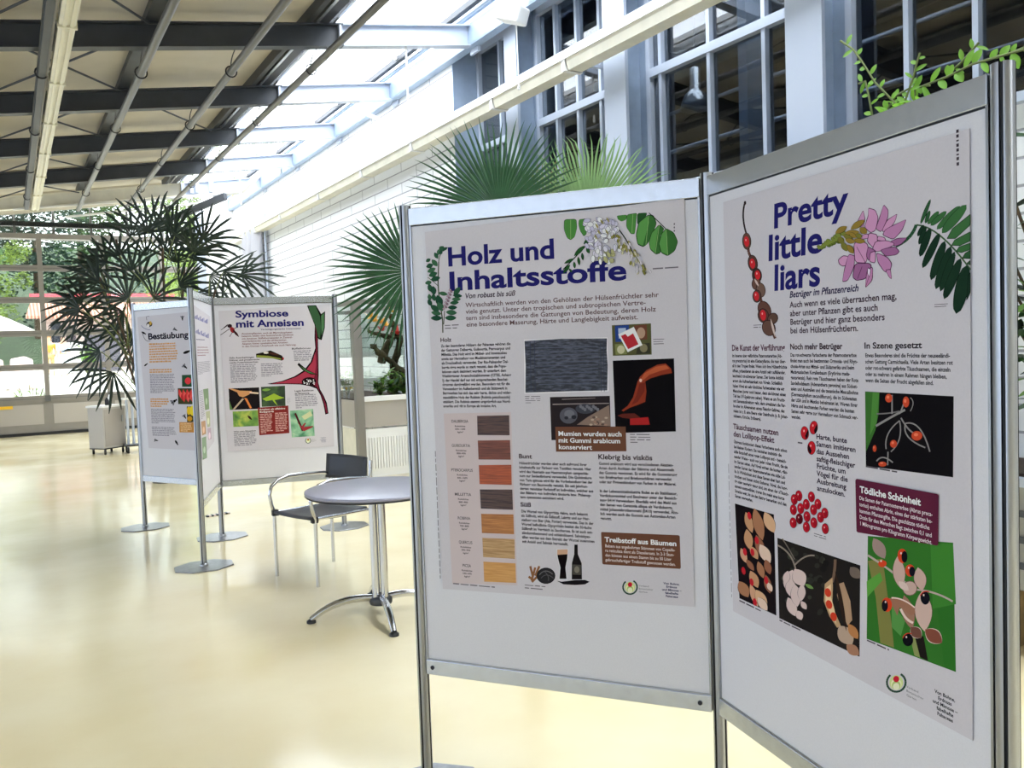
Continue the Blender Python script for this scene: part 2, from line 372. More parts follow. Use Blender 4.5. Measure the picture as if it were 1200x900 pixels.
# cream gutter along the brick wall
r = thing('wall_gutter', 'long cream box gutter running along the white brick wall', 'gutter', (4.36, 10, 3.9))
gx = 4.36; gz = 3.93; y0 = YB
cuts = [YB, -1.0, 4.5, 6.3, 7.6, 9.6, 11.3, 13.2, 15.4, 17.2, 19.6]
for i in range(len(cuts)-1):
    m = MB(); a, c = cuts[i], cuts[i+1]
    m.prism([(gx-.08, a, gz), (gx-.06, a, gz-.07), (gx+.08, a, gz-.07), (gx+.09, a, gz+.07), (gx-.08, a, gz+.07)], (0, c-a-.01, 0), CREAM)
    m.prism([(gx-.10, a, gz+.02), (gx+.095, a, gz+.06), (gx+.095, a, gz+.095), (gx-.10, a, gz+.095)], (0, c-a-.01, 0), WHITE)
    m.box((gx-.09, a, gz-.075), (gx+.10, a+.05, gz+.08), WHITE); m.build('gutter_section', r)
for y in (-2., 2., 6.25, 9.55, 13.1, 17.1):
    m = MB(); m.box((gx+.06, y-.015, gz-.03), (XW + (.3 if y < YR else 0), y+.015, gz), STEEL_L); m.build('gutter_bracket', r)
# floodlight on its drop cord
c = at_x(600, 16, 4.2)
r = thing('floodlight', 'white box floodlight hanging high beside the steel windows', 'lamp', c)
m = MB(); M = Matrix.Translation(c) @ Matrix.Rotation(.5, 4, 'Z') @ Matrix.Rotation(.35, 4, 'X')
m.box((-.1, -.13, -.08), (.1, .13, .08), WHITE, M); m.build('lamp_body', r, c, bevel=.02)
m = MB(); m.beam(c + Vector((0,0,.05)), c + Vector((.2,0,.2)), .04, .04, STEEL_L); m.build('bracket', r, c)
m = MB(); p = at_x(608, 100, 4.25); m.tube([c + Vector((.03,-.02,-.08)), p], .005, WHITE, 6); m.tube([p, p - Vector((0,0,.04))], .014, WHITE, 6); m.build('pull_cord', r, c)

# far facade: transom strip over a sectional glazed door
FR = mat('facade_frame', (138,133,126), .5, noise=(4,.06)); FRD = mat('facade_frame_dark', (96,96,94), .5)
m = MB(); m.box((XL, YF+.1, 4.22), (3.7, YF+.22, 4.32), FRD); m.box((XL, YF-.05, 3.96), (3.9, YF+.25, 4.06), FR)
m.build('trim_facade', struct=True)
r = bpy.data.objects.new('window_transom', None); COL.objects.link(r); r['kind'] = 'structure'; r.location = (0, YF, 4.06)
x = .24 - .695*9; k = 0
while x < 3.7:
    mm = MB(); mm.box((x-.025, YF+.06, 4.06), (x+.025, YF+.14, 4.22), FRD); mm.build('mullion', r); mm = MB()
    mm.box((x-.02, YF+.07, 4.32), (x+.02, YF+.13, zt(x)+.2), FRD); mm.build('mullion', r); x += .695
mm = MB(); mm.prism([(XL, YF+.1, 4.06), (3.9, YF+.1, 4.06), (3.9, YF+.1, zt(3.9)+.2), (XL, YF+.1, max(4.07, zt(XL)+.2))], (0, .006, 0), HALL_GLASS); mm.build('pane', r)
r = bpy.data.objects.new('door_1', None); COL.objects.link(r); r['kind'] = 'structure'; r.location = (1.2, YF, 0)
rails = [3.96, 3.37, 2.73, 2.06, 1.38, .74]; xs = [-5.1, -3.95, -2.8, -1.65, -.5, .65, 1.8, 2.95]
for z in rails[1:]:
    mm = MB(); mm.box((XL, YF-.02, z-.06), (3.7, YF+.05, z+.06), FR); mm.box((XL, YF-.03, z-.004), (3.7, YF-.019, z+.004), FRD); mm.build('door_rail', r)
for x in xs:
    mm = MB(); mm.box((x-.045, YF-.015, .74), (x+.045, YF+.045, 3.96), FR); mm.build('door_stile', r)
    for z in rails[1:]:
        mm = MB(); mm.box((x-.05, YF-.04, z-.06), (x+.05, YF-.02, z+.06), FRD if z == .74 else FR); mm.build('hinge_plate', r)
mm = MB(); mm.box((XL, YF+.012, .74), (3.7, YF+.02, 3.96), HALL_GLASS); mm.build('pane', r)
mm = MB(); mm.box((XL, YF, .06), (3.7, YF+.06, .70), FR); mm.build('bottom_panel', r)
for i in range(len(xs)-1):
    mm = MB(); mm.box((xs[i]+.09, YF-.012, .22), (xs[i+1]-.09, YF, .62), GREY_BX); mm.build('infill_panel', r)
mm = MB(); mm.box((XL, YF-.03, 0), (3.7, YF+.06, .06), DARK); mm.build('bottom_seal', r)
mm = MB(); mm.box((-.3, YF-.03, .56), (.02, YF-.01, .62), mat('yellow_mark', (240,190,40), .5)); o = mm.build('handle_plate', r); o['label'] = 'yellow handle plate'
mm = MB(); mm.box((3.7, YF-.06, 0), (3.86, YF+.1, 4.8), STEEL_L); mm.box((3.86, YF-.02, 0), (XW, YF+.1, 5.1), WHITE); mm.build('wall_far', struct=True)
# left wall: glazed like the facade; back wall plain
m = MB()
for y in [YB + 1.5*i for i in range(19)]: m.box((XL-.1, y-.05, 0), (XL, y+.05, zt(XL)+.1), FR)
for z in (.05, .8, 2.1): m.box((XL-.1, YB, z-.05), (XL, YF, z+.05), FR)
m.box((XL-.055, YB, 0), (XL-.045, YF, zt(XL)+.2), SIDE_GLASS)
m.build('window_left', struct=True)
m = MB(); m.box((XL, YB-.1, 0), (XW, YB, 5.2), WHITE); m.build('wall_back', struct=True)
# white sheet hung at the far end of the brick wall
m = MB(); NX = 40; vsx = []
for j in range(9):
    z = 2.0 + (4.15-2.0)*j/8
    for i in range(NX+1):
        t = i/NX; y = 17.05 + 1.2*t*(1 + .25*(1-j/8)); vsx.append((4.32 + .09*math.sin(t*20 + .5*math.sin(j)) , y, z))
fs = [(j*(NX+1)+i, j*(NX+1)+i+1, (j+1)*(NX+1)+i+1, (j+1)*(NX+1)+i) for j in range(8) for i in range(NX)]
m.add(vsx, fs, mat('white_sheet', (206,206,212), .8, trans=.2), True)
o = m.build('hanging_sheet', origin=(4.34, 17.7, 4.15)); o.modifiers.new('solid','SOLIDIFY').thickness = .004
tag(o, 'white cloth sheet hanging in folds at far end of brick wall', 'curtain')
m = MB(); m.tube([(4.42, 17.0, 0), (4.42, 17.0, 4.3)], .025, STEEL_L, 8); m.build('trim_%d' % tn, struct=True); tn += 1
# small pipework and valves near the far wall head
r = thing('heating_pipework', 'thin white pipework with valves below the far roof end', 'pipes', (3.0, 17.2, 4.3))
m = MB(); m.tube([(1.0, 17.25, 4.02), (3.55, 17.25, 4.42)], .02, WHITE, 8); m.build('pipe', r)
m = MB(); m.tube([(.2, 17.0, 4.08), (3.5, 17.0, 4.5)], .022, WHITE, 8); m.tube([(3.5,17.0,4.5),(3.9,16.4,4.5),(4.1,15.8,4.75),(4.4,15.6,4.75)], .05, WHITE, 10); m.build('pipe', r)
for x in (2.95, 3.1, 3.2, 3.45):
    m = MB(); m.box((x-.03, 16.97, zt(x)-.2), (x+.03, 17.03, zt(x)-.02), STEEL_L); m.build('valve', r)
# ================================================================== DISPLAY BOARDS
PT = dict(P1=(1.1672,2.6942), P2=(1.7642,1.8919), P3=(1.5611,.9142), C=(1.4594,7.4347), L=(.9755,8.3128), F=(1.1366,6.4855), R=(2.4282,7.1765))
PT = {k: Vector((*v, 0)) for k, v in PT.items()}
ZT, ZB, RH = 1.986, .421, .056
def make_post(key, label, rz, ht=ZT+.012, group=None):
    c = PT[key]; r = thing('display_post', label, 'post', c, 0, group); pr = []
    for k in range(72):                                    # round extrusion with four slots
        a = 2*PI*k/72; q = (math.degrees(a + rz)) % 45
        pr.append(.0165 if (k % 18) in (0, 1, 2, 16, 17) and False or (k % 18) in (0, 1, 17) else .0205)
    poly = [(c.x + pr[k]*math.cos(2*PI*k/72 + rz), c.y + pr[k]*math.sin(2*PI*k/72 + rz), .012) for k in range(72)]
    m = MB(); n = 72; vs = poly + [(x, y, ht) for x, y, z in poly]
    for k in range(n):
        g = (k % 18) in (0, 1, 16, 17)
        m.add([vs[k], vs[(k+1)%n], vs[n+(k+1)%n], vs[n+k]], [(0,1,2,3)], ALU_D if g else ALU)
    m.add(vs[n:], [tuple(range(n))], ALU); m.build('pole', r, c, fix=False)
    m = MB(); R_ = .215; oc = [(c.x + R_*math.cos(2*PI*k/8 + .3), c.y + R_*.86*math.sin(2*PI*k/8 + .3), 0) for k in range(8)]
    m.prism(oc, (0,0,.010), mat('foot_plate_steel', (150,152,156), .28, .85, noise=(30,.15))); m.build('foot_plate', r, c, bevel=.003)
    m = MB(); m.lathe([(.03,.009),(.03,.022),(.021,.028)], ALU, c, 20); m.build('foot_collar', r, c)
    return r
make_post('P1', 'slotted aluminium post at the left edge of the board on wood', .5)
make_post('P2', 'slotted aluminium post joining the two large boards in front', .1)
make_post('P3', 'slotted aluminium post at the right edge of the picture', .35)
make_post('L', 'slotted aluminium post at the left end of the far boards', .3)
make_post('F', 'nearest aluminium post of the far boards, at their narrow board', .9)
make_post('C', 'aluminium post where the three far boards meet', .2)
make_post('R', 'aluminium post at the right end of the far boards behind the armchair', .7)

class Plane:
    def __init__(s, a, b, off=.0115):
        s.a = PT[a]; s.d = (PT[b]-PT[a]); s.W = s.d.length; s.d.normalize(); s.n = Vector((s.d.y, -s.d.x, 0)); s.off = off
    def P(s, u, v, o=0):
        return s.a + s.d*u + s.n*(s.off + o) + Vector((0,0,v))
    def uv(s, px, py, o=0):
        r_ = ray(px, py); o_ = s.a + s.n*(s.off + o); t = (o_ - CAM).dot(s.n) / r_.dot(s.n); q = CAM + r_*t
        return ((q - s.a).dot(s.d), q.z)
def make_board(pl, label, screws=()):
    c = pl.a + pl.d*pl.W/2; r = thing('display_board', label, 'display board', (c.x, c.y, ZB)); n = pl.n; d = pl.d
    u0, u1 = .021, pl.W-.021
    def slab(m, ua, ub, za, zb, t, mt):
        P = [pl.a + d*u + Vector((0,0,z)) for u, z in ((ua,za),(ub,za),(ub,zb),(ua,zb))]
        m.prism([p - n*t for p in P], n*2*t, mt)
    m = MB(); slab(m, u0+.004, u1-.004, ZB+RH*.8, ZT-RH*.8, .009, BOARD); m.build('panel', r, r.location)
    for nm, za, zb in (('top_rail', ZT-RH, ZT), ('bottom_rail', ZB, ZB+RH-.006)):
        m = MB(); slab(m, u0, u1, za, zb, .0155, RAIL); o = m.build(nm, r, r.location, bevel=.002)
        lip = MB(); z = za if nm == 'top_rail' else zb
        slab(lip, u0, u1, z-.0035, z+.0035, .012, ALU_D if nm == 'top_rail' else ALU); lip.build('edge_seal', o, r.location)
        if nm == 'bottom_rail':
            for us in screws:
                s_ = MB(); q = pl.P(us, (za+zb)/2, .0155-pl.off); M = Matrix(((d.x, n.x, 0, q.x),(d.y, n.y, 0, q.y),(0,0,1,q.z),(0,0,0,1)))
                ci = [(M @ Vector((.007*math.cos(a), 0, .007*math.sin(a)))) for a in [2*PI*i/16 for i in range(16)]]
                s_.prism(ci, n*.002, DARK); s_.build('screw', o, r.location)
    for ua, ub in ((u0, u0+.006), (u1-.006, u1)):
        m = MB(); slab(m, ua, ub, ZB+RH*.8, ZT-RH*.8, .0125, ALU); m.build('side_seal', r, r.location)
    return r
PA = Plane('P1','P2'); PB = Plane('P2','P3'); PL = Plane('L','C'); PF = Plane('F','C'); PR = Plane('C','R')
make_board(PA, 'white display board in front carrying the poster on wood', (.045, PA.W-.055))
make_board(PB, 'large white display board at right carrying the poster with the pink flower', (.9,))
make_board(PL, 'far white display board at left carrying the poster on pollination', ())
make_board(PF, 'narrow-looking far display board seen nearly edge-on', ())
make_board(PR, 'far white display board behind the armchair with the ant poster', ())

# ------------------------------------------------------------------ printing
_rnd = random.Random(3)
def soft(p, n=2):
    for _ in range(n): p = [q for i in range(len(p)) for q in ((p[i][0]*.86+p[(i+1)%len(p)][0]*.14, p[i][1]*.86+p[(i+1)%len(p)][1]*.14), (p[i][0]*.14+p[(i+1)%len(p)][0]*.86, p[i][1]*.14+p[(i+1)%len(p)][1]*.86))]
    return p
class Art:
    """flat printed shapes on one sheet: outlines in picture points, carried onto the sheet's own plane"""
    def __init__(s, pl, lay=1): s.pl = pl; s.mb = MB(); s.l = lay; s.st = STEP
    def uv(s, p): return s.pl.uv(*p, PAPER_T)
    def poly(s, pts, rgb, raw=False, mt=None):
        q = [s.uv(p) for p in pts]; s.polyuv(q, rgb, mt)
    def polyuv(s, q, rgb, mt=None):
        s.mb.add([s.pl.P(u, v, PAPER_T + s.l*s.st) for u, v in q], [tuple(range(len(q)))], mt or ink(rgb)); s.l += .35
    def ell(s, c, rx, ry, rgb, rot=0, n=18, line=None, lw=.8):
        f = lambda a, k: (c[0] + (rx+k)*math.cos(a)*math.cos(rot) - (ry+k)*math.sin(a)*math.sin(rot), c[1] + (rx+k)*math.cos(a)*math.sin(rot) + (ry+k)*math.sin(a)*math.cos(rot))
        A = [2*PI*i/n for i in range(n)]
        if line: s.poly([f(a, lw) for a in A], line)
        s.poly([f(a, 0) for a in A], rgb)
    def leaf(s, a, b, w_, rgb, line=None, lw=.5, vein=None, n=8, tip=.5, ex=.8):
        """almond from a to b, half width w_"""
        def out(k):
            ax, ay = a; dx, dy = b[0]-ax, b[1]-ay; l = math.hypot(dx, dy) or 1; nx, ny = -dy/l, dx/l; L_ = []; R_ = []
            for i in range(n+1):
                t = i/n; wd = (w_+k)*math.sin(PI*t**(.5/tip*.5+.5))**ex if 0 < t < 1 else 0; x = ax+dx*t; y = ay+dy*t
                L_.append((x+nx*wd, y+ny*wd)); R_.append((x-nx*wd, y-ny*wd))
            return L_ + R_[-2:0:-1]
        if line: s.poly(out(lw), line)
        s.poly(out(0), rgb)
        if vein: s.line([a, b], .25, vein)
    def line(s, pts, w_, rgb):
        for i in range(len(pts)-1):
            (x0,y0),(x1,y1) = pts[i], pts[i+1]; l = math.hypot(x1-x0, y1-y0) or 1; nx, ny = -(y1-y0)/l*w_, (x1-x0)/l*w_
            s.poly([(x0+nx,y0+ny),(x1+nx,y1+ny),(x1-nx,y1-ny),(x0-nx,y0-ny)], rgb); s.l -= .35
        s.l += .35
    def curve(s, p0, p1, p2, w_, rgb, n=8):
        s.line([(p0[0]*(1-t)**2+p1[0]*2*t*(1-t)+p2[0]*t*t, p0[1]*(1-t)**2+p1[1]*2*t*(1-t)+p2[1]*t*t) for t in [i/n for i in range(n+1)]], w_, rgb)
    def bars(s, p0, p1, p2, n, rgb, fill=.55, rag=.12, word=True):
        """n unreadably small lines of print between first-line ends p0,p1 and last-line start p2"""
        a = s.uv(p0); b = s.uv(p1); c = s.uv(p2); pit = (a[1]-c[1])/max(1, n-1); W_ = b[0]-a[0]
        if n == 1: pit = .012
        for k in range(n):
            v = a[1]-pit*k; u = a[0] + (c[0]-a[0])*k/max(1,n-1); end = u + W_*(1-rag*_rnd.random())
            if k == n-1 and n > 3: end = u + W_*(.3+.5*_rnd.random())
            while u < end-.004:
                e = min(end, u + (.012+.03*_rnd.random() if word else W_)); h = pit*fill*(.85+.3*_rnd.random())
                s.polyuv([(u,v),(e,v),(e,v+h),(u,v+h)], rgb); s.l -= .35; u = e+.005
        s.l += .35
    def build(s, name, parent, label=None):
        o = s.mb.build(name, parent, parent_loc(parent), fix=False)
        if label: o['label'] = label
        return o
PAPER_T = .0012; STEP = .00006
_H = {}
def text_mesh(body, off, shear, ls, align):
    c = bpy.data.curves.new('print', 'FONT'); c.body = body; c.size = 1; c.offset = off; c.shear = shear; c.space_line = ls; c.resolution_u = 5 if len(body) < 24 else 2; c.align_x = align
    o = bpy.data.objects.new('print', c); COL.objects.link(o); bpy.context.view_layer.update()
    me = bpy.data.meshes.new_from_object(o.evaluated_get(bpy.context.evaluated_depsgraph_get()))
    vs = [v.co.copy() for v in me.vertices]; fs = [tuple(p.vertices) for p in me.polygons]
    bpy.data.objects.remove(o); bpy.data.curves.remove(c); bpy.data.meshes.remove(me); return vs, fs
CAPH = None
def text(pl, parent, name, lines, p0, p1, p2, rgb, bold=.012, shear=0, align='LEFT', lay=3, single=False, k=.80, label=None):
    """p0: first baseline, left end. p1: right end of the widest line. p2: cap top over p0 (one line) or last baseline's left end."""
    global CAPH
    if CAPH is None:
        vs, _ = text_mesh('H', 0, 0, 1, 'LEFT'); CAPH = max(v.y for v in vs)
    a = pl.uv(*p0, PAPER_T); b = pl.uv(*p1, PAPER_T); c = pl.uv(*p2, PAPER_T); W_ = b[0]-a[0]; n = len(lines)
    if n == 1: size = (c[1]-a[1])/CAPH; pitch = size
    else: pitch = (a[1]-c[1])/(n-1); size = pitch*k
    vs, fs = text_mesh('\n'.join(lines), bold, shear, 1, align)
    xs = [v.x for v in vs]; x0, x1 = min(xs), max(xs); sx = W_/(x1-x0)
    ys = {}
    m = MB(); pts = []
    # the built-in font's own line pitch is measured from the block, then set to the sheet's
    if n > 1:
        lp_ = line_pitch(bold)
    for v in vs:
        y = v.y
        if n > 1:
            i = max(0, min(n-1, math.floor((-y + .78) / lp_))); y = y + i*lp_; vv = a[1] - pitch*i + y*size
        else: vv = a[1] + y*size
        pts.append(pl.P(a[0] + (v.x-x0)*sx, vv, PAPER_T + lay*STEP))
    m.add(pts, fs, ink(rgb)); o = m.build(name, parent, parent_loc(parent), fix=False)
    if label: o['label'] = label
    return o
_LP = []
def line_pitch(b):
    if not _LP:
        v1, _ = text_mesh('H', 0, 0, 1, 'LEFT'); v2, _ = text_mesh('H\nH', 0, 0, 1, 'LEFT'); _LP.append(min(v.y for v in v1) - min(v.y for v in v2))
    return _LP[0]
def sheet(pl, quad, label):
    q = [pl.uv(*p) for p in quad]; NU, NV = 10, 14
    def bil(s_, t): return [ (q[0][i]*(1-s_)+q[1][i]*s_)*(1-t) + (q[3][i]*(1-s_)+q[2][i]*s_)*t for i in (0,1)]
    m = MB(); vs = []
    for j in range(NV+1):
        for i in range(NU+1):
            u, v = bil(i/NU, j/NV); vs.append(pl.P(u, v, PAPER_T))
    fs = [(j*(NU+1)+i, (j+1)*(NU+1)+i, (j+1)*(NU+1)+i+1, j*(NU+1)+i+1) for j in range(NV) for i in range(NU)]
    m.add(vs, fs, PAPER); c = pl.P((q[0][0]+q[1][0])/2, (q[0][1]+q[3][1])/2, PAPER_T)
    o = m.build('poster', None, c, fix=False); md = o.modifiers.new('paper', 'SOLIDIFY'); md.thickness = .0006; md.offset = -1
    return tag(o, label, 'poster')
def z2(ox, oy, s): return lambda *p: [(ox + x/s, oy + y/s) for x, y in p] if len(p) > 1 else (ox + p[0][0]/s, oy + p[0][1]/s)
NAVY = (38,36,98); TXT = (44,38,44); HEAD = (58,42,48); INTRO = (92,66,68); BROWN = (106,70,54); MAROON = (90,36,56); BLACK = (20,18,20)

def wood_mat(i, c1, c2, sc_):
    m = bpy.data.materials.new('printed_wood_%d' % i); m.use_nodes = True; N = m.node_tree.nodes; L = m.node_tree.links; b = N['Principled BSDF']
    t = N.new('ShaderNodeTexCoord'); mp = N.new('ShaderNodeMapping'); mp.inputs['Scale'].default_value = (6, 6, 170); no = N.new('ShaderNodeTexNoise')
    no.inputs['Scale'].default_value = sc_; no.inputs['Detail'].default_value = 6; no.inputs['Distortion'].default_value = .6
    L.new(t.outputs['Object'], mp.inputs[0]); L.new(mp.outputs[0], no.inputs[0]); r = N.new('ShaderNodeValToRGB')
    r.color_ramp.elements[0].position = .35; r.color_ramp.elements[1].position = .68
    r.color_ramp.elements[0].color = (*[lin(x)*ALB for x in c1], 1); r.color_ramp.elements[1].color = (*[lin(x)*ALB for x in c2], 1)
    L.new(no.outputs['Fac'], r.inputs[0]); L.new(r.outputs[0], b.inputs['Base Color']); b.inputs['Roughness'].default_value = .55; return m
def photo_mat(name, cols, scale, stretch=(1,1,1), dist=.5):
    m = bpy.data.materials.new(name); m.use_nodes = True; N = m.node_tree.nodes; L = m.node_tree.links; b = N['Principled BSDF']
    t = N.new('ShaderNodeTexCoord'); mp = N.new('ShaderNodeMapping'); mp.inputs['Scale'].default_value = stretch; no = N.new('ShaderNodeTexNoise')
    no.inputs['Scale'].default_value = scale; no.inputs['Detail'].default_value = 6; no.inputs['Distortion'].default_value = dist
    L.new(t.outputs['Object'], mp.inputs[0]); L.new(mp.outputs[0], no.inputs[0]); r = N.new('ShaderNodeValToRGB'); cr = r.color_ramp
    n = len(cols)
    while len(cr.elements) < n: cr.elements.new(.5)
    for i, c in enumerate(cols): cr.elements[i].position = .3 + .42*i/(n-1); cr.elements[i].color = (*[lin(x)*ALB for x in c], 1)
    L.new(no.outputs['Fac'], r.inputs[0]); L.new(r.outputs[0], b.inputs['Base Color']); b.inputs['Roughness'].default_value = .5; return m
def logo(pl, P, c, r_, t0, t1, t2, lay=2):
    o_ = Art(pl, lay); A = [math.radians(a) for a in range(-62, 245, 14)]
    o_.line([(c[0]+r_*math.cos(a), c[1]+r_*math.sin(a)) for a in A], r_*.11, (40,66,50))
    for k, rgb in ((.80,(196,206,140)), (.62,(228,222,176)), (.5,(168,186,110)), (.38,(232,226,190))):
        o_.ell((c[0], c[1]+r_*.82-r_*k), r_*k*.92, r_*k, rgb)
    o_.ell((c[0], c[1]-r_*.36), r_*.32, r_*.34, (186,34,52)); o = o_.build('logo', P)
    text(pl, P, 'logo_text', ['Verband','Botanischer','Gärten'], t0, t1, t2, (84,88,90), .0, lay=2)

# ================================================================== POSTER ON WOOD
P = sheet(PA, [(498,272),(802,232),(814,711),(519,690)], 'poster headed Holz und Inhaltsstoffe with wood samples and white blossoms')
text(PA, P, 'title', ['Holz und'], (525.5,311.7), (649.6,303.5), (525.5,290.6), NAVY, .027)
text(PA, P, 'title', ['Inhaltsstoffe'], (527.2,340.4), (734.4,327.5), (527.2,319.3), NAVY, .027)
text(PA, P, 'subtitle', ['Von robust bis süß'], (545.5,349.7), (604,345.9), (545.4,343.9), (60,44,60), .022, .2)
text(PA, P, 'intro_text', ['Wirtschaftlich werden von den Gehölzen der Hülsenfrüchtler sehr','viele genutzt. Unter den tropischen und subtropischen Vertre-','tern sind insbesondere die Gattungen von Bedeutung, deren Holz','eine besondere Maserung, Härte und Langlebigkeit aufweist.'], (545.5,360.1), (772.5,364.6), (546.1,382.9), INTRO, .014, k=.98)
text(PA, P, 'heading', ['Holz'], (516.3,400.7), (529,400), (516.3,396.0), HEAD, .022)
text(PA, P, 'body_text', ['Zu den besonderen Hölzern der Fabaceae gehören die','der Gattungen Dalbergia, Guibourtia, Pterocarpus und','Millettia. Das Holz wird im Möbel- und Innenausbau','sowie zur Herstellung von Musikinstrumenten und','als Drechselholz verwendet. Der Rio-Palisander Dal-','bergia nigra wurde so stark genutzt, dass die Popu-','lationen stark dezimiert wurden. Er unterliegt dem','Washingtoner Artenschutzabkommen (CITES, Anhang','I); der Handel darf nur mit entsprechenden Beschei-','nigungen durchgeführt werden. Besonders gut für die','Verwendung im Außenbereich und als Stützwerk in','Bergwerken hat sich das sehr harte, dichte und wider-','standsfähige Holz der Robinie (Robinia pseudoacacia)','etabliert. Die Robinie stammt ursprünglich aus Nord-','amerika und gilt in Europa als invasive Art.'], (516.7,407), (599.5,440.3), (519.4,477.3), TXT, .03, k=.88)
text(PA, P, 'heading', ['Bunt'], (608.2,537), (623.5,537.2), (608.2,532.0), HEAD, .026)
text(PA, P, 'body_text', ['Hülsenfrüchtler werden aber auch aufgrund ihrer','Inhaltsstoffe zur Färbung von Textilien genutzt. Hier','wird das Haematin aus Haematoxylum campechia-','num zur Seidenfärberei verwendet. Die Quininsäure','von Tara spinosa wird für die Vorbehandlung bei der','Färbung von Baumwolle genutzt. Ein seit Jahrhun-','derten genutzter Farbstoff ist Indigoblau, welcher aus','den Blättern von Indigofera tinctoria bzw. Philenop-','tera cyanescens extrahiert wird.'], (608.2,544), (695.3,576), (609.7,583.7), TXT, .03, k=.88)
text(PA, P, 'heading', ['Süß'], (610,593.4), (622.4,594), (610,588.6), HEAD, .026)
text(PA, P, 'body_text', ['Die Wurzel von Glycyrrhiza glabra, auch bekannt','als Süßholz, wird als Süßstoff, Lakritz und zur Her-','stellung von Bier (Ale, Porter) verwendet. Das in der','Wurzel befindliche Glycyrrhizin besitzt die 50-fache','Süßkraft im Vergleich zu Saccharose. Es ist auch ent-','zündungshemmend und schleimlösend. Salmiakpas-','tillen werden aus dem Extrakt der Wurzel zusammen','mit Anisöl und Salmiak hergestellt.'], (610.7,600.4), (696.2,618), (612,635.8), TXT, .03, k=.88)
text(PA, P, 'heading', ['Klebrig bis viskös'], (701.2,538), (764.5,538.7), (701.2,532.4), HEAD, .026)
text(PA, P, 'body_text', ['Gummi arabicum wird aus verschiedenen Akazien-','Arten durch Anritzen der Stämme und Absammeln','des Gummis gewonnen. Es wird für die Gummierung','von Briefmarken und Briefumschlägen verwendet','oder zur Pigmentbindung von Farben in der Malerei.','','In der Lebensmittelindustrie findet es als Stabilisator,','Verdickungsmittel und Emulgator unter der Bezeich-','nung E414 Verwendung. Ebenfalls wird das Mehl aus','den Samen von Ceratonia siliqua als Verdickungs-','mittel Johannisbrotkernmehl (E410) verwendet. Ähn-','lich werden auch die Gummis aus Astragalus-Arten','genutzt.'], (701.6,544.6), (794.5,577.8), (703.9,608.8), TXT, .03, k=.88)
# wood samples
z = z2(495,480,4.087)
a = Art(PA); a.poly([(520,484.6),(598.6,483),(606.5,686),(530,683.5)], (196,182,182)); a.build('sample_panel', P)
SW = [[(262,30),(416,27),(418,123),(264,122)],[(265,148),(420,146),(423,240),(269,239)],[(270,266),(426,264),(428,361),(274,357)],[(275,382),(431,383),(434,480),(280,474)],[(281,499),(436,502),(439,597),(285,591)],[(287,614),(441,620),(443,715),(291,706)],[(292,728),(446,736),(449,830),(296,824)]]
WC = [((44,28,24),(92,58,46)),((84,40,26),(130,66,44)),((128,56,24),(184,84,36)),((42,26,24),(92,64,54)),((140,84,36),(186,124,62)),((150,112,66),(196,160,112)),((186,132,66),(206,154,88))]
NM = [('DALBERGIA','600–1200',62,180,80),('GUIBOURTIA','800–900',178,185,88),('PTEROCARPUS','400–1000',295,190,102),('MILLETTIA','800–900',411,195,78),('ROBINIA','700–800',525,200,60),('QUERCUS','390–930',640,207,64),('PICEA','330–470',752,213,40)]
for i in range(7):
    a = Art(PA, 2.2); a.poly(z(*SW[i]), None, mt=wood_mat(i, *WC[i], 2.2)); a.build('wood_sample', P)
    nm, kg, y, cx, wd = NM[i]
    text(PA, P, 'sample_name', [nm], z((cx-wd/2, y)), z((cx+wd/2, y+1)), z((cx-wd/2, y-13)), TXT, .01, lay=2.5)
    text(PA, P, 'sample_data', ['Rohdichte',kg,'kg/m³'], z((cx-24, y+21)), z((cx+26, y+22)), z((cx-24, y+49)), TXT, .02, align='CENTER', lay=2.5)
# textile photograph
z = z2(605,375,5.625)
cm = bpy.data.materials.new('printed_indigo_cloth'); cm.use_nodes = True; N = cm.node_tree.nodes; L = cm.node_tree.links
t = N.new('ShaderNodeTexCoord'); s_ = N.new('ShaderNodeSeparateXYZ'); L.new(t.outputs['Object'], s_.inputs[0])
wv = N.new('ShaderNodeTexNoise'); wv.inputs['Scale'].default_value = 1; mp = N.new('ShaderNodeMapping'); mp.inputs['Scale'].default_value = (40,40,170); L.new(t.outputs['Object'], mp.inputs[0]); L.new(mp.outputs[0], wv.inputs[0])
r = N.new('ShaderNodeValToRGB'); r.color_ramp.elements[0].position = .42; r.color_ramp.elements[1].position = .75
r.color_ramp.elements[0].color = (*[lin(x)*ALB for x in (22,25,36)], 1); r.color_ramp.elements[1].color = (*[lin(x)*ALB for x in (84,88,104)], 1)
L.new(wv.outputs['Fac'], r.inputs[0]); L.new(r.outputs[0], N['Principled BSDF'].inputs['Base Color']); N['Principled BSDF'].inputs['Roughness'].default_value = .6
a = Art(PA, 1); a.poly(z((50,130),(602,115),(608,470),(54,486)), (222,218,222)); a.poly(z((54,138),(300,124),(598,121),(596,200),(603,300),(600,464),(350,470),(60,479),(62,300)), None, mt=cm)
for k in range(11): a.line(z((118+_rnd.random()*30, 185+k*24), (540, 172+k*24+2)), .45, (84,88,104))
for x in (92, 120, 555, 575): a.line(z((x,140),(x+6,470)), .3, (54,58,74))
a.build('cloth_photograph', P)
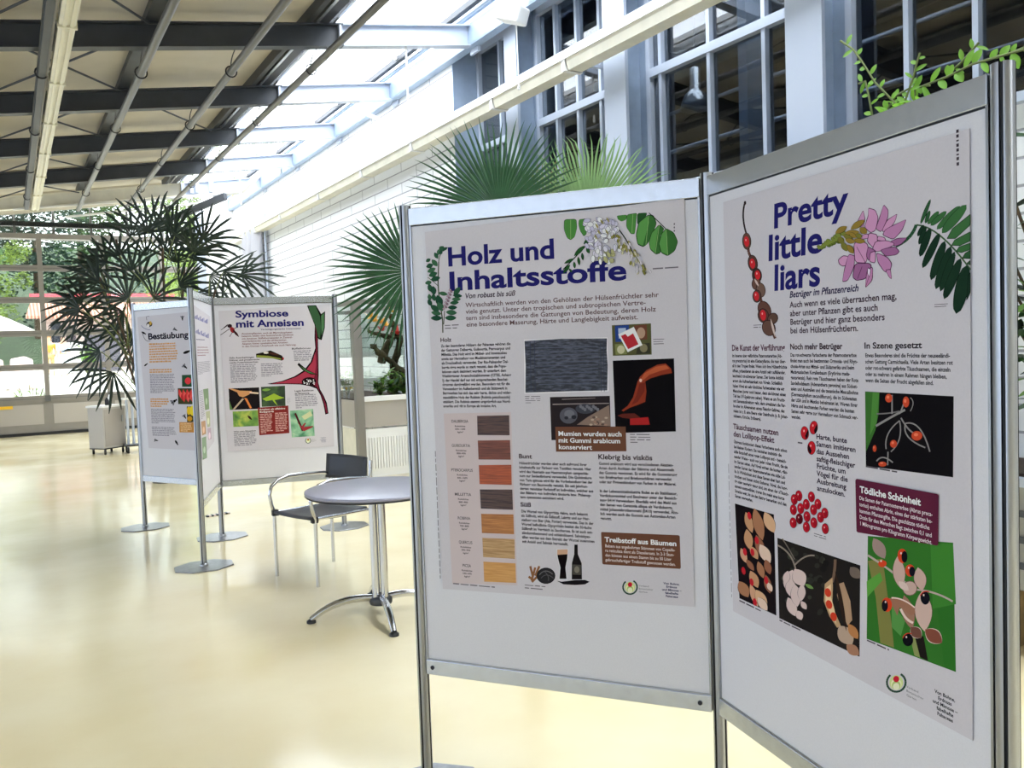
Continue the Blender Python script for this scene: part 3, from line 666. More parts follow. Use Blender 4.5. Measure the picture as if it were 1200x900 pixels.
# stamps photograph
a = Art(PA, 1); a.poly(z((630,35),(888,22),(893,228),(637,236)), (84,84,52)); a.poly(z((650,38),(742,33),(745,140),(655,145)), (44,66,130)); a.poly(z((672,55),(722,52),(724,120),(676,122)), (170,184,205))
a.poly(z((775,36),(860,30),(864,128),(800,132)), (104,64,50)); a.ell(z((822,85)), 5, 6.5, (170,140,118)); a.poly(z((650,160),(720,155),(730,225),(655,230)), (120,124,76)); a.ell(z((690,195)), 4.5, 5, (190,186,150))
a.poly(z((800,160),(880,150),(885,220),(790,226)), (58,56,44)); a.ell(z((840,185)), 4.5, 5, (126,118,90))
a.poly(z((672,95),(775,45),(832,165),(735,212)), (226,222,222)); a.poly(z((690,105),(720,92),(735,110),(770,88),(806,160),(738,192)), (176,48,56)); a.build('stamp_photograph', P)
# leg photograph on black
a = Art(PA, 1); a.poly(z((636,268),(1040,253),(1052,735),(655,745)), BLACK)
a.poly(z((800,405),(815,375),(860,330),(930,295),(985,287),(1020,320),(1027,350),(960,362),(885,385),(850,405),(858,470),(850,540),(800,560),(750,578),(705,603),(695,595),(735,565),(770,510),(790,440)), (138,56,38))
a.poly(z((815,400),(845,350),(920,308),(985,297),(1010,320),(950,335),(880,360),(840,395)), (180,88,56)); a.poly(z((812,420),(850,412),(845,470),(800,540),(760,560),(790,500)), (112,44,34)); a.ell(z((820,398)), 1.6, 2, (240,190,170))
a.poly(z((668,630),(700,618),(780,615),(815,640),(815,665),(790,655),(700,645)), (92,40,34)); a.poly(z((750,650),(870,640),(880,690),(750,692)), (164,40,40)); a.build('leg_photograph', P)
# mummy photograph and its brown caption box
a = Art(PA, 1); a.poly(z((222,508),(617,500),(625,790),(232,792)), (44,38,40)); a.poly(z((240,552),(610,546),(612,552),(240,560)), (140,130,128)); a.poly(z((300,520),(520,512),(522,516),(302,526)), (130,120,116))
a.ell(z((345,630)), 10.5, 9.5, (84,84,92)); a.ell(z((455,585)), 11.5, 6, (66,66,74)); a.ell(z((350,620)), 6, 5, (108,108,116)); a.ell(z((380,640)), 3, 2.4, (44,44,50)); a.ell(z((330,645)), 2.4, 2, (50,50,56))
for k in range(9): a.ell(z((425+14*k, 570+(k%3)*10)), 1.7, 2, (112,112,120))
a.poly(z((400,690),(470,640),(540,600),(612,560),(622,700)), (132,112,100))
for k in range(16): a.ell(z((470+_rnd.random()*140, 640+_rnd.random()*52)), 2, 1.2, (_rnd.choice([(176,156,138),(92,76,70),(150,120,104)])))
a.build('mummy_photograph', P)
a = Art(PA, 22); a.poly(z((258,704),(722,702),(727,865),(263,868)), BROWN); bx = a.build('caption_box', P)
text(PA, bx, 'caption_text', ['Mumien wurden auch','mit Gummi arabicum','konserviert'], z((280,762)), z((697,806)), z((282,850)), (236,226,222), .024, lay=44, k=.98)
z = z2(690,525,4.736)
a = Art(PA, 1); q = z((72,466),(498,484),(505,490),(511,664),(506,671),(80,646),(75,640),(68,472)); a.poly(q, BROWN); bx = a.build('caption_box', P)
text(PA, bx, 'caption_heading', ['Treibstoff aus Bäumen'], z((88,520)), z((486,536)), z((88,494)), (238,230,226), .03, lay=2.4)
text(PA, bx, 'caption_text', ['Balsam aus angebohrten Stämmen von Copaife-','ra reticulata dient als Dieselersatz. In 2-3 Stun-','den können aus einem Stamm bis zu 50 Liter','gebrauchsfertiger Treibstoff gewonnen werden.'], z((90,550)), z((481,643)), z((93,627)), (216,202,196), .012, lay=2.4, k=.9)
logo(PA, P, z((229,772)), 8.3, z((277,768)), z((357,783)), z((277,801)))
text(PA, P, 'slogan', ['Von Bohne,','Erdnuss','und Mimose –','fabelhafte','Fabaceae'], z((406,755)), z((514,760)), z((406,825)), (42,40,78), .03, align='CENTER', lay=2, k=.95)
# root, glass and bottle
z = z2(600,525,5.143)
a = Art(PA, 1)
for q in (((100,775),(135,800)),((110,712),(125,770)),((165,712),(140,770)),((140,720),(118,800)),((180,745),(120,808))): a.line(z(*q), 1.3, (134,92,62))
a.ell(z((205,770)), 10.2, 8.8, (44,42,44), line=(24,22,24)); a.curve(z((165,765)), z((200,720)), z((245,760)), .5, (104,102,104)); a.curve(z((175,785)), z((205,745)), z((250,785)), .4, (84,82,86)); a.curve(z((190,740)), z((225,765)), z((220,800)), .4, (84,82,86)); a.build('liquorice_illustration', P)
a = Art(PA, 1); a.poly(z((270,800),(300,806),(380,796),(440,795),(468,806),(440,822),(380,826),(310,822)), (26,24,26))
a.poly(z((268,608),(340,606),(338,660),(327,720),(335,800),(280,800),(287,720),(272,660)), (206,204,208)); a.poly(z((273,638),(335,636),(333,665),(322,720),(329,788),(286,788),(292,720),(277,665)), (24,18,18)); a.poly(z((273,612),(336,610),(335,640),(273,644)), (196,156,128))
a.poly(z((376,582),(396,582),(397,640),(420,694),(422,792),(360,792),(361,694),(375,640)), (30,26,26)); a.poly(z((366,702),(416,704),(416,765),(366,763)), (74,70,64)); a.ell(z((391,733)), 3, 4, (120,114,100)); a.build('beer_illustration', P)
# blossom illustration at the top
z = z2(660,240,8.571); a = Art(PA, 1); G1, G2, GD, OL = (74,128,62), (58,104,52), (40,78,42), (28,40,28)
def LF(pts, c, vein=None, hi=None):
    cut = pts; pts = soft(pts)
    cx = sum(p[0] for p in pts)/len(pts); cy = sum(p[1] for p in pts)/len(pts)
    a.poly(z(*[(cx+(x-cx)*1.05, cy+(y-cy)*1.04) for x, y in pts]), OL); a.poly(z(*pts), c)
    if hi: a.poly(z(*hi), (88,144,74))
    if vein: a.line(z(*vein), .25, (140,176,110))
LF([(12,150),(130,145),(137,230),(115,320),(75,352),(40,330),(10,250)], G1, [(75,150),(75,345)])
LF([(160,150),(235,140),(235,290),(205,315),(170,260),(155,200)], G1)
LF([(540,110),(640,100),(630,150),(585,168),(550,145)], G1)
LF([(640,100),(740,85),(735,130),(720,290),(680,290),(635,220)], G1, [(700,95),(690,285)])
LF([(745,85),(840,80),(835,110),(745,205)], GD)
LF([(850,105),(905,110),(935,190),(900,280),(850,385),(805,420),(750,395),(733,300),(760,180)], G2, [(860,110),(830,410)], [(850,110),(862,180),(830,300),(800,410),(752,390),(738,300),(765,180)])
LF([(965,200),(1015,245),(970,320),(980,480),(930,495),(875,445),(862,370),(890,280)], G2, [(965,205),(925,490)], [(960,210),(940,320),(920,480),(878,440),(866,370),(893,282)])
LF([(1035,240),(1110,280),(1150,370),(1120,460),(1050,512),(985,480),(960,390),(990,290)], G2, [(1035,250),(1050,505)], [(1033,245),(1046,330),(1048,500),(990,474),(966,390),(993,292)])
a.curve(z((860,80)), z((950,160)), z((1035,245)), .5, OL); a.curve(z((505,180)), z((640,340)), z((700,480)), .7, OL); a.curve(z((700,480)), z((760,560)), z((830,690)), .5, (120,124,60)); a.curve(z((300,330)), z((180,470)), z((0,650)), .6, OL)
for (x0,y0,x1,y1,wd) in ((290,340,205,395,2.6),(215,410,110,515,2.2),(110,540,10,590,1.4),(70,600,0,690,1.6),(150,520,165,610,1.3),(190,480,200,560,1.2),(110,570,118,640,1.2),(60,640,90,680,.9),(235,430,265,490,1.6)): a.leaf(z((x0,y0)), z((x1,y1)), wd, GD, OL)
rr = random.Random(5)
for k in range(78):
    x = 215 + rr.random()*330; y = 140 + rr.random()*300
    if (x-375)**2/190**2 + (y-290)**2/190**2 > 1: continue
    a.ell(z((x,y)), 2.6+rr.random()*1.7, 1.8+rr.random()*1.1, rr.choice([(222,220,230),(204,200,216),(232,230,236),(186,182,202)]), rr.random()*3, 10, (88,84,104), .35)
for k in range(26):
    x = 300 + rr.random()*300; y = 430 + rr.random()*(150 if x < 560 else 60); a.ell(z((x,y)), 1.6+rr.random(), 2.6+rr.random()*1.6, rr.choice([(224,222,230),(206,202,214),(170,168,120)]), rr.random()-.5, 10, (80,84,70), .35)
for k in range(44):
    t = rr.random(); x = 520+310*t + (rr.random()-.5)*150*(.5+t*.5); y = 250+430*t + (rr.random()-.5)*90; dx = (x-(520+310*t))*.35
    a.leaf(z((x,y)), z((x+dx+8, y+34+rr.random()*18)), 1.3, rr.choice([(128,124,62),(206,200,206),(150,144,84),(190,184,150)]), (60,58,40), .3)
for (x,y) in ((330,190),(380,150),(440,130),(350,250),(430,250),(320,300)): a.leaf(z((x,y)), z((x+30,y+50)), 1, (150,140,80))
a.build('blossom_illustration', P)
# indigo sprig at the left
z = z2(496,280,8.19); a = Art(PA, 1)
a.line(z((188,900),(186,780),(150,540),(142,430),(148,220)), .7, (72,74,60)); a.curve(z((148,220)), z((160,120)), z((215,85)), .5, (60,72,56)); a.curve(z((142,450)), z((90,400)), z((45,370)), .4, (60,72,56)); a.line(z((205,690),(196,820)), .5, (72,74,60))
IL = [(180,95,30,30,-60),(210,95,28,12,-30),(150,125,32,18,-75),(125,160,35,18,60),(170,130,24,14,-70),(110,230,42,22,50),(48,205,26,16,-30),(62,258,36,22,-20),(80,300,44,22,-25),(95,340,44,24,-20),(118,382,48,24,-15),(50,420,22,30,80),(65,470,40,22,75),(100,495,44,26,80),(62,560,34,18,80),(102,562,36,20,75),(64,612,36,20,60),(192,525,46,18,10),(325,500,50,24,-50),(330,545,46,18,5),(318,578,44,18,0),(300,612,44,18,-5),(282,658,46,20,0),(272,706,54,24,5),(264,758,56,24,0),(128,760,56,24,0),(126,712,50,22,10),(112,665,50,26,35),(155,595,60,34,70),(165,650,50,30,60)]
for i, (x,y,l,w_,ang) in enumerate(IL):
    c_, s__ = math.cos(math.radians(ang)), math.sin(math.radians(ang)); p = z((x-l*c_, y-l*s__)); q = z((x+l*c_, y+l*s__))
    a.leaf(p, q, w_/8.19*.95, ((46,84,60),(38,72,54),(60,98,70))[i % 3], (22,36,28), .3)
for k in range(13): t = k/12; a.ell(z((268-60*t+(k%2)*18-9, 490+180*t)), 1.4, 1.2, ((176,150,158),(140,112,124))[k%2], .4, 8, (80,60,70), .25)
a.build('indigo_illustration', P)
for (p0,p1,p2,n) in (((765.5,398.2),(780,397),(765.8,403.6),3),((615.2,465),(634,464.3),(615.8,472.4),4),((738.2,509.6),(763,510.2),(738.6,518.8),4),((765,315.8),(796,314.5),(765,315.8),1),((521.2,382),(538,381),(521.4,385.4),2),((531,684.5),(582,687.4),(531,684.5),1),((615,686),(640,689),(615,689.4),2)):
    a = Art(PA, 2); a.bars(p0,p1,p2,n,(110,104,110),.32); a.build('fine_print', P)
a = Art(PA, 2)
u0, v0 = a.uv((516,678)); u1, v1 = a.uv((513.5,528)); v = v0
while v < v1:
    e = v + .008 + .02*_rnd.random(); a.polyuv([(u0-.0015,v),(u0+.0015,v),(u0+.0015,e),(u0-.0015,e)], (140,134,138)); a.l -= .35; v = e+.006
a.build('side_print', P); a = Art(PA, 2)
for k in range(3): a.ell((790.2, 262.5+k*4), .7, 1.2, (70,62,70))
a.build('side_print', P)

# ================================================================== POSTER WITH THE PINK FLOWER
P = sheet(PB, [(847.9,237),(1136.7,150.5),(1140.4,868),(859.6,716)], 'poster headed Pretty little liars with a pink flower and red seeds')
text(PB, P, 'title', ['Pretty'], (907.1,267.2), (994.6,240), (907.6,240.0), NAVY, .027, .04)
text(PB, P, 'title', ['little'], (900.7,305.2), (963.8,292.5), (900.7,276.7), NAVY, .027, .04)
text(PB, P, 'title', ['liars'], (907.5,340), (961.2,333.7), (907.5,311.5), NAVY, .027, .04)
text(PB, P, 'subtitle', ['Betrüger im Pflanzenreich'], (925.4,348.9), (1006.2,341.6), (925.4,341.6), (44,36,70), .024, .25)
text(PB, P, 'intro_text', ['Auch wenn es viele überraschen mag,','aber unter Pflanzen gibt es auch','Betrüger und hier ganz besonders','bei den Hülsenfrüchtlern.'], (925.4,360.6), (1050.8,352.7), (925.4,390.7), (60,44,56), .022, k=.98)
text(PB, P, 'heading', ['Die Kunst der Verführung'], (858,410.9), (920,410.9), (858,404.4), (80,44,60), .03)
text(PB, P, 'body_text', ['Im Inneren aber gefährliche Paternostererbse (Ab-','rus precatorius) ist eine Kletterpflanze, die man über-','all in den Tropen findet. Wenn sich ihre Hülsenfrüchte','öffnen, präsentieren sie eine Anzahl sehr auffallender,','leuchtend rot-schwarzer Samen. Der bunte Anblick','erregt die Aufmerksamkeit von Vögeln. Schließlich','haben Vögel ein sehr ähnliches Farbensehen wie wir','Menschen (sogar noch besser, denn sie können einen','Teil des UV-Spektrums sehen). Wenn es um Frucht-','und Samenausbreitung geht, dann signalisiert die Far-','be eher im Allgemeinen etwas Fleischig-Saftiges, das','vielen ist z. B. eine Beere oder Steinfrucht (z. B. Johan-','nisbeere, Kirsche, Erdbeere).'], (858,418.5), (923,470), (859,488.8), TXT, .032, k=.88)
text(PB, P, 'heading', ['Noch mehr Betrüger'], (926.1,409.4), (987.4,409), (926.1,403.0), HEAD, .03)
text(PB, P, 'body_text', ['Das rot-schwarze Farbschema der Paternostererbse','findet man auch bei bestimmten Ormosia- und Rhyn-','chosia-Arten aus Mittel- und Südamerika und beim','Madagassischen Korallenbaum (Erythrina mada-','gascariensis). Rein rote Täuschsamen haben der Rote','Sandelholzbaum (Adenanthera pavonina) aus Südost-','asien und Australien und die texanische Mescalbohne','(Dermatophyllum secundiflorum), die im Südwesten','der USA und in Mexiko beheimatet ist. Wegen ihrer','Härte und leuchtenden Farben werden die bunten','Samen sehr gerne zur Herstellung von Schmuck ver-','wendet.'], (926.1,417.9), (1006.2,461.2), (927,490), TXT, .03, k=.88)
text(PB, P, 'heading', ['In Szene gesetzt'], (1013.2,408.4), (1080.6,408), (1013.2,401.6), (50,44,48), .026)
text(PB, P, 'body_text', ['Etwas Besonderes sind die Früchte der neuseeländi-','schen Gattung Carmichaelia. Viele Arten besitzen rot','oder rot-schwarz gefärbte Täuschsamen, die einzeln','oder zu mehren in einem Rahmen hängen bleiben,','wenn die Seiten der Frucht abgefallen sind.'], (1013.8,418.5), (1116.6,425.5), (1013.8,447.6), (38,36,40), .026, k=.88)
text(PB, P, 'heading', ['Täuschsamen nutzen','den Lollipop-Effekt'], (859.3,502.4), (912.3,509.7), (859.9,511.3), (74,42,58), .028, k=1.0)
text(PB, P, 'body_text', ['Übrigens funktioniert dieses Farbschema auch schon','bei kleinen Kindern. Sie verstehen instinktiv die','süße Botschaft eines roten Lollipops und – bezeich-','nender Weise – auch von jeder roten Frucht, die sie','im Garten sehen. Auf Vögel wirken die bunten, glän-','zenden Samen der Paternostererbse wie süße Lol-','lis. In Wirklichkeit sind diese Samen aber hart und','trocken und bieten nichts Essbares. Vögel, die hung-','rig oder neugierig genug sind, um einen der »Täusch-','samen« auszuwählen, tragen ihn meist eine kurze','Strecke weit, bis sie den Betrug bemerken und den','Samen wegwerfen.'], (859.9,519.2), (923.5,545.2), (860.5,582.2), TXT, .032, k=.88)
text(PB, P, 'quotation', ['Harte, bunte','Samen imitieren','das Aussehen','saftig-fleischiger','Früchte, um','Vögel für die','Ausbreitung','anzulocken.'], (956.2,514.1), (1003,547.7), (957.6,574.6), (48,36,54), .028, k=.98)
z = z2(820,390,3.158)
a = Art(PB, 1)
for (x,y,rot) in ((389,371,-.1),(422,351,.1),(414,426,0)):
    a.ell(z((x,y)), 4.4, 7.6, (188,36,44), rot, 20, (40,22,28), .5); a.poly([(z((x,y))[0]+k*4.2*math.cos(t)*(1 if (x != 414) else -1), z((x,y))[1]+7.2*math.sin(t)) for k, t in [(1, -.6+1.9*i/8) for i in range(9)]] + [z((x+1,y+10))], (30,20,24))
    a.ell(z((x-3,y-8)), .8, 1.4, (236,150,150))
a.build('seed_illustration', P, 'three red and black seeds')
a = Art(PB, 1)
for i, (x,y) in enumerate(((367,603),(350,617),(347,655),(374,650),(395,635),(414,607),(438,634),(422,655),(448,683),(464,667),(398,680),(370,688),(347,703),(396,719),(424,703),(466,725))):
    dk = i in (11,); a.ell(z((x,y)), 3.6, 5.9, (110,24,34) if dk else (178,32,44), -.12, 20, (70,18,26), .5); a.ell(z((x+4,y+5)), 2.0, 3.4, (150,24,36) if not dk else (80,18,26)); a.ell(z((x-3,y-5)), .6, 1, (240,170,170))
a.build('seed_illustration', P, 'heap of red seeds')
# photograph of seed pods on black
a = Art(PB, 1); a.poly(z((612,217),(940,235),(938,535),(615,493)), (22,20,22)); a.poly(z((612,218),(665,221),(662,300),(650,360),(616,440)), (58,104,46)); a.poly(z((640,221),(664,222),(655,330),(630,380)), (76,128,58))
SG = (136,132,130)
a.curve(z((652,345)), z((710,310)), z((760,285)), 1.3, SG); a.curve(z((745,315)), z((770,360)), z((790,370)), .9, SG); a.curve(z((655,300)), z((700,300)), z((740,290)), .8, (112,108,108)); a.line(z((712,230),(712,300)), .8, SG); a.curve(z((760,240)), z((755,270)), z((740,300)), .8, SG)
a.curve(z((740,325)), z((680,370)), z((690,430)), .7, SG); a.curve(z((740,325)), z((755,400)), z((708,440)), .7, SG); a.line(z((697,440),(696,490)), .7, SG)
a.curve(z((762,335)), z((745,390)), z((835,425)), .8, SG); a.curve(z((762,335)), z((820,320)), z((852,440)), .8, SG); a.curve(z((655,475)), z((675,445)), z((715,480)), .8, SG); a.curve(z((780,240)), z((800,255)), z((780,290)), .5, SG)
for (x,y,rx,ry) in ((700,242,4.2,5),(764,256,3.8,6.4),(804,381,6.4,5.6),(718,411,4,4.6),(648,428,2.2,4),(677,486,4.8,3)): a.ell(z((x,y)), rx, ry, (196,72,46)); a.ell(z((x-3,y-4)), rx*.4, ry*.35, (228,120,86))
a.build('pod_photograph', P)
a = Art(PB, 40); a.poly(z((584,540),(882,596),(888,602),(886,783),(881,787),(587,738),(583,733),(579,545)), MAROON); bx = a.build('caption_box', P)
text(PB, bx, 'caption_heading', ['Tödliche Schönheit'], z((596,590)), z((822,634)), z((596,567)), (238,228,230), .032, lay=44)
text(PB, bx, 'caption_text', ['Die Samen der Paternostererbse (Abrus preca-','torius) enthalten Abrin, eines der stärksten be-','kannten Pflanzengifte. Die geschätzte tödliche','Dosis für den Menschen liegt zwischen 0,1 und','1 Mikrogramm pro Kilogramm Körpergewicht.'], z((594,617)), z((866,752)), z((597,711)), (220,204,210), .012, lay=44, k=.88)
# three photographs at the foot
z = z2(855,580,4.503)
a = Art(PB, 1); a.poly(z((28,45),(234,103),(247,637),(52,545)), (28,22,24)); rr = random.Random(11)
TANS = [(186,140,104),(160,112,82),(206,164,128),(140,92,70),(196,150,120),(216,188,168)]
for (x0,y0,x1,y1,wd,c) in ((85,90,120,200,4.5,0),(130,70,175,240,6,1),(185,90,236,200,6,2),(90,180,110,290,5,0),(140,210,180,330,5,3),(160,260,215,360,6,5),(60,280,90,360,3.5,4),(110,270,150,340,4,0),(110,400,150,490,5,0),(150,350,180,440,4,1),(190,340,215,420,4,3),(50,455,100,540,6,1),(110,470,150,590,4,4),(140,500,195,600,6,2),(190,420,215,520,4,3),(90,340,130,400,3,3),(150,540,200,610,4.5,5),(200,460,225,510,3,5)): a.leaf(z((x0,y0)), z((x1,y1)), wd, TANS[c], (66,40,32), .5)
for (x,y) in ((105,110),(145,240),(122,302),(82,300),(75,400),(118,460),(195,450),(135,565)): a.ell(z((x,y)), 2.2, 4.6, (186,40,48), -.2)
a.build('pod_photograph', P)
a = Art(PB, 1); a.poly(z((252,226),(690,372),(686,854),(262,650)), (38,34,32))
for k in range(46):
    x = 275+rr.random()*235; y = 250 + (x-252)*.333 + rr.random()*300; a.ell(z((x, y)), 2+rr.random()*2, 2.4+rr.random()*2, rr.choice([(48,48,42),(56,58,48),(32,30,28)]), rr.random()*3, 8)
a.curve(z((255,265)), z((330,300)), z((350,390)), .9, (136,124,112)); a.curve(z((345,370)), z((400,310)), z((450,320)), .9, (136,124,112)); a.curve(z((280,230)), z((320,290)), z((345,340)), .6, (110,100,92)); a.leaf(z((400,470)), z((445,495)), 2, (110,140,76))
for (x0,y0,x1,y1,wd) in ((335,395,300,500,7),(345,390,395,480,8),(320,440,330,540,6),(310,540,350,640,5.5),(345,470,360,590,6),(360,610,382,660,4),(385,470,380,560,4.5),(380,560,408,604,3),(310,400,295,470,4)): a.leaf(z((x0,y0)), z((x1,y1)), wd, (206,184,178), (120,98,94), .5)
a.curve(z((560,340)), z((560,400)), z((545,460)), 1.6, (110,88,72)); a.poly(z((545,435),(505,470),(500,560),(530,640),(570,700),(590,690),(560,620),(545,560),(548,480)), (182,150,112)); a.poly(z((537,470),(512,490),(508,560),(535,630),(565,680),(555,600),(538,540)), (222,192,150))
a.poly(z((575,470),(605,460),(640,560),(650,660),(625,690),(590,600),(570,530)), (170,138,110)); a.leaf(z((580,690)), z((650,790)), 9, (176,152,132)); a.leaf(z((630,680)), z((680,760)), 5, (176,120,74)); a.leaf(z((620,790)), z((686,845)), 6, (160,116,92)); a.leaf(z((560,400)), z((620,720)), 2.5, (48,36,30)); a.leaf(z((640,380)), z((690,440)), 6, (112,98,88))
for (x,y) in ((522,515),(528,578),(552,642)): a.ell(z((x,y)), 3.6, 5.4, (198,62,40), -.3)
a.build('pod_photograph', P)
z = z2(1005,620,3.748)
a = Art(PB, 1); a.poly(z((45,30),(420,60),(432,628),(40,482)), (52,108,42)); a.poly(z((320,60),(420,66),(432,330),(330,350)), (62,124,48)); a.poly(z((350,350),(424,330),(432,628),(380,606)), (48,106,40)); a.poly(z((45,140),(110,130),(150,420),(160,520),(100,500),(80,300)), (122,120,66)); a.poly(z((40,230),(100,190),(110,225),(42,300)), (88,150,62)); a.poly(z((240,480),(290,470),(310,580),(270,560)), (34,30,26)); a.poly(z((150,330),(210,400),(190,470),(150,430)), (84,140,70)); a.poly(z((230,470),(250,465),(275,565),(250,555)), (132,140,84))
PT_ = (190,160,148)
a.curve(z((45,115)), z((150,180)), z((220,245)), 1.2, (176,160,150)); a.curve(z((250,265)), z((340,270)), z((418,318)), 1.1, (176,160,150)); a.leaf(z((70,40)), z((120,130)), 7, (150,128,120)); a.leaf(z((175,120)), z((190,260)), 7, PT_, (96,74,66)); a.leaf(z((265,168)), z((285,270)), 7, PT_, (96,74,66)); a.ell(z((230,260)), 8, 8, PT_, .2, 14, (110,84,76)); a.leaf(z((225,270)), z((180,230)), 4, (206,184,174)); a.leaf(z((285,270)), z((295,450)), 10, (196,168,156), (96,74,66)); a.leaf(z((205,290)), z((240,440)), 7, (150,112,92), (96,70,60))
a.poly(z((135,305),(165,300),(205,312),(250,340),(255,368),(235,380),(200,350),(185,345),(175,380),(158,345)), (150,106,84)); a.curve(z((150,302)), z((200,300)), z((252,345)), .8, (222,200,188)); a.curve(z((190,350)), z((210,400)), z((245,412)), 1.4, (218,196,184)); a.leaf(z((235,430)), z((280,478)), 6, (110,72,60), (206,186,176), .8); a.leaf(z((298,440)), z((372,500)), 7.5, (126,72,58), (210,190,178), 1)
for (x,y,rx,ry,c2,sx) in ((198,118,5.6,8.6,(26,22,26),1),(110,152,5,4,(200,62,36),0),(232,182,5.6,7.2,(26,24,34),1),(130,332,6,8.4,(26,24,30),-1),(298,302,5.4,8,(22,22,30),2),(222,486,6.2,7.6,(20,20,24),2)):
    a.ell(z((x,y)), rx, ry, (202,66,38) if sx != 2 else c2, -.1, 18)
    if sx in (1,-1): a.ell(z((x+sx*9,y+4)), rx*.62, ry*.8, c2)
    if sx == 2: a.curve(z((x-22,y-8)), z((x-10,y-36)), z((x+18,y-26)), .6, (190,60,40))
    a.ell(z((x-6,y-12)), .9, 1.3, (244,200,190))
a.build('pod_photograph', P)
z = z2(820,580,2.813)
logo(PB, P, z((648,618)), 11, z((681,634)), z((738,661)), z((681,662)))
text(PB, P, 'slogan', ['Von Bohne,','Erdnuss','und Mimose –','fabelhafte','Fabaceae'], z((768,648)), z((850,690)), z((768,717)), (36,36,40), .03, align='CENTER', lay=2, k=.95)
for (p0,p1,p2,n) in (((883,381.5),(892.5,380.3),(883,384.2),2),((1095,357.4),(1111.5,356),(1095,360),2),((1014.6,547.4),(1054,555.5),(1014.6,547.4),1),((935,519.4),(943,520.4),(935,519.4),1),((954,625.4),(969.5,630.5),(954,628),2),((866.5,704.5),(895,718),(866.5,704.5),1),((913.5,727.5),(939,740),(913.5,727.5),1),((1016,751),(1042,763),(1016,751),1)):
    a = Art(PB, 2); a.bars(p0,p1,p2,n,(84,78,84),.3); a.build('fine_print', P)
a = Art(PB, 2)
u0, v0 = a.uv((857.5,700)); u1, v1 = a.uv((855.2,548)); v = v0
while v < v1:
    e = v + .008 + .02*_rnd.random(); a.polyuv([(u0-.0014,v),(u0+.0014,v),(u0+.0014,e),(u0-.0014,e)], (140,134,138)); a.l -= .35; v = e+.006
a.build('side_print', P); a = Art(PB, 2); u0, v0 = a.uv((1122.5,194))
for k, (h, g) in enumerate(((.006,.004),(.006,.003),(.003,.004),(.006,.003),(.006,.004),(.003,.004),(.006,.003),(.006,.003))): a.polyuv([(u0-.003,v0),(u0+.003,v0),(u0+.003,v0+h),(u0-.003,v0+h)], (60,52,60)); v0 += h+g
a.build('side_print', P)
# seed pod at the left
z = z2(840,220,4.5); a = Art(PB, 1); PD, PB_ = (40,28,30), (96,66,58)
a.curve(z((150,72)), z((125,150)), z((158,250)), 1.0, PD); a.ell(z((149,80)), 1.4, 2.4, PD)
a.line(z((158,250),(168,340),(190,390),(212,455),(205,500),(228,570),(240,620),(262,650),(280,720),(308,795)), 1.6, PB_)
for (x,y,rx,ry,rot,c) in ((158,282,4.6,9.4,-.05,PB_),(190,398,5.2,9.2,-.15,(84,58,52)),(212,462,5.2,8,-.1,(70,50,46)),(208,505,4.6,7,.1,(104,74,64)),(232,540,5,8,-.1,(112,88,76)),(212,572,4.6,7,0,(86,60,54)),(252,645,7,10.5,-.35,PB_),(246,675,6,8,-.2,(84,56,50)),(296,690,5.4,6.4,.5,(92,68,58)),(275,740,7.2,9,-.4,(96,70,62))): a.ell(z((x,y)), rx, ry, c, rot, 18, PD, .7)
for (x,y,rx,ry) in ((158,284,3,6.2),(189,400,3.2,6),(216,460,3.2,5.4),(210,572,3,5.4),(245,672,3.4,6.4)): a.ell(z((x,y)), rx, ry, (196,44,50), -.1); a.ell(z((x-4,y-8)), .7, 1.3, (240,150,150))
a.leaf(z((285,690)), z((310,790)), 1.2, (200,180,170)); a.leaf(z((200,480)), z((222,520)), 1.2, (200,180,170)); a.build('seed_pod_illustration', P)
# pink flower
z = z2(960,220,5.627); a = Art(PB, 1); PK, PK2, PKD, OLN = (196,142,178), (180,124,164), (150,96,138), (74,40,66)
OG, YG = (140,116,52), (120,132,60)
def PE(c, *pts):
    pts = soft(list(pts))
    cx = sum(p[0] for p in pts)/len(pts); cy = sum(p[1] for p in pts)/len(pts)
    ol = [(x + (x-cx)/max(1,math.hypot(x-cx,y-cy))*5, y + (y-cy)/max(1,math.hypot(x-cx,y-cy))*5) for x, y in pts]
    a.poly(z(*ol), OLN); a.poly(z(*pts), c)
a.curve(z((640,245)), z((610,340)), z((505,385)), 1.9, (44,78,52))
PE(PKD,(470,355),(520,335),(580,330),(540,370),(500,385)); PE(PK,(250,235),(290,148),(300,200),(290,270)); PE(PK,(325,135),(370,150),(388,200),(370,280),(340,295),(300,260),(325,190)); PE(PK2,(425,112),(455,150),(450,200),(410,290),(375,270),(400,200)); PE(PK,(515,172),(500,220),(450,290),(415,285),(450,215)); PE(PK2,(575,208),(545,280),(490,340),(420,310),(440,275),(510,240))
PE(PK,(265,320),(320,305),(330,330),(280,340)); PE(PK,(330,300),(380,310),(385,350),(360,395),(320,355)); PE(PK,(390,320),(430,330),(440,350),(385,345)); PE(PK,(375,355),(450,350),(500,370),(440,410),(370,420),(355,400)); PE(PKD,(405,410),(500,390),(528,420),(510,440),(440,450)); PE(PK2,(380,430),(450,460),(478,500),(465,560),(430,550),(390,490)); PE(PK2,(440,545),(470,540),(478,600),(465,590))
PE(PK,(130,475),(160,450),(195,455),(185,510),(155,515),(135,500)); PE(PK2,(195,440),(235,450),(230,520),(190,610),(155,618),(165,560)); PE(PK,(232,375),(255,350),(318,370),(325,420),(310,495),(240,490)); PE(PKD,(325,390),(375,420),(350,440),(330,480),(315,450)); PE(PK,(340,430),(372,420),(370,495),(335,485)); PE(PKD,(240,500),(340,500),(345,560),(300,600),(250,610),(225,590)); PE(PK2,(320,540),(355,525),(350,610),(305,662)); PE((232,206,220),(325,530),(340,540),(332,590),(322,560))
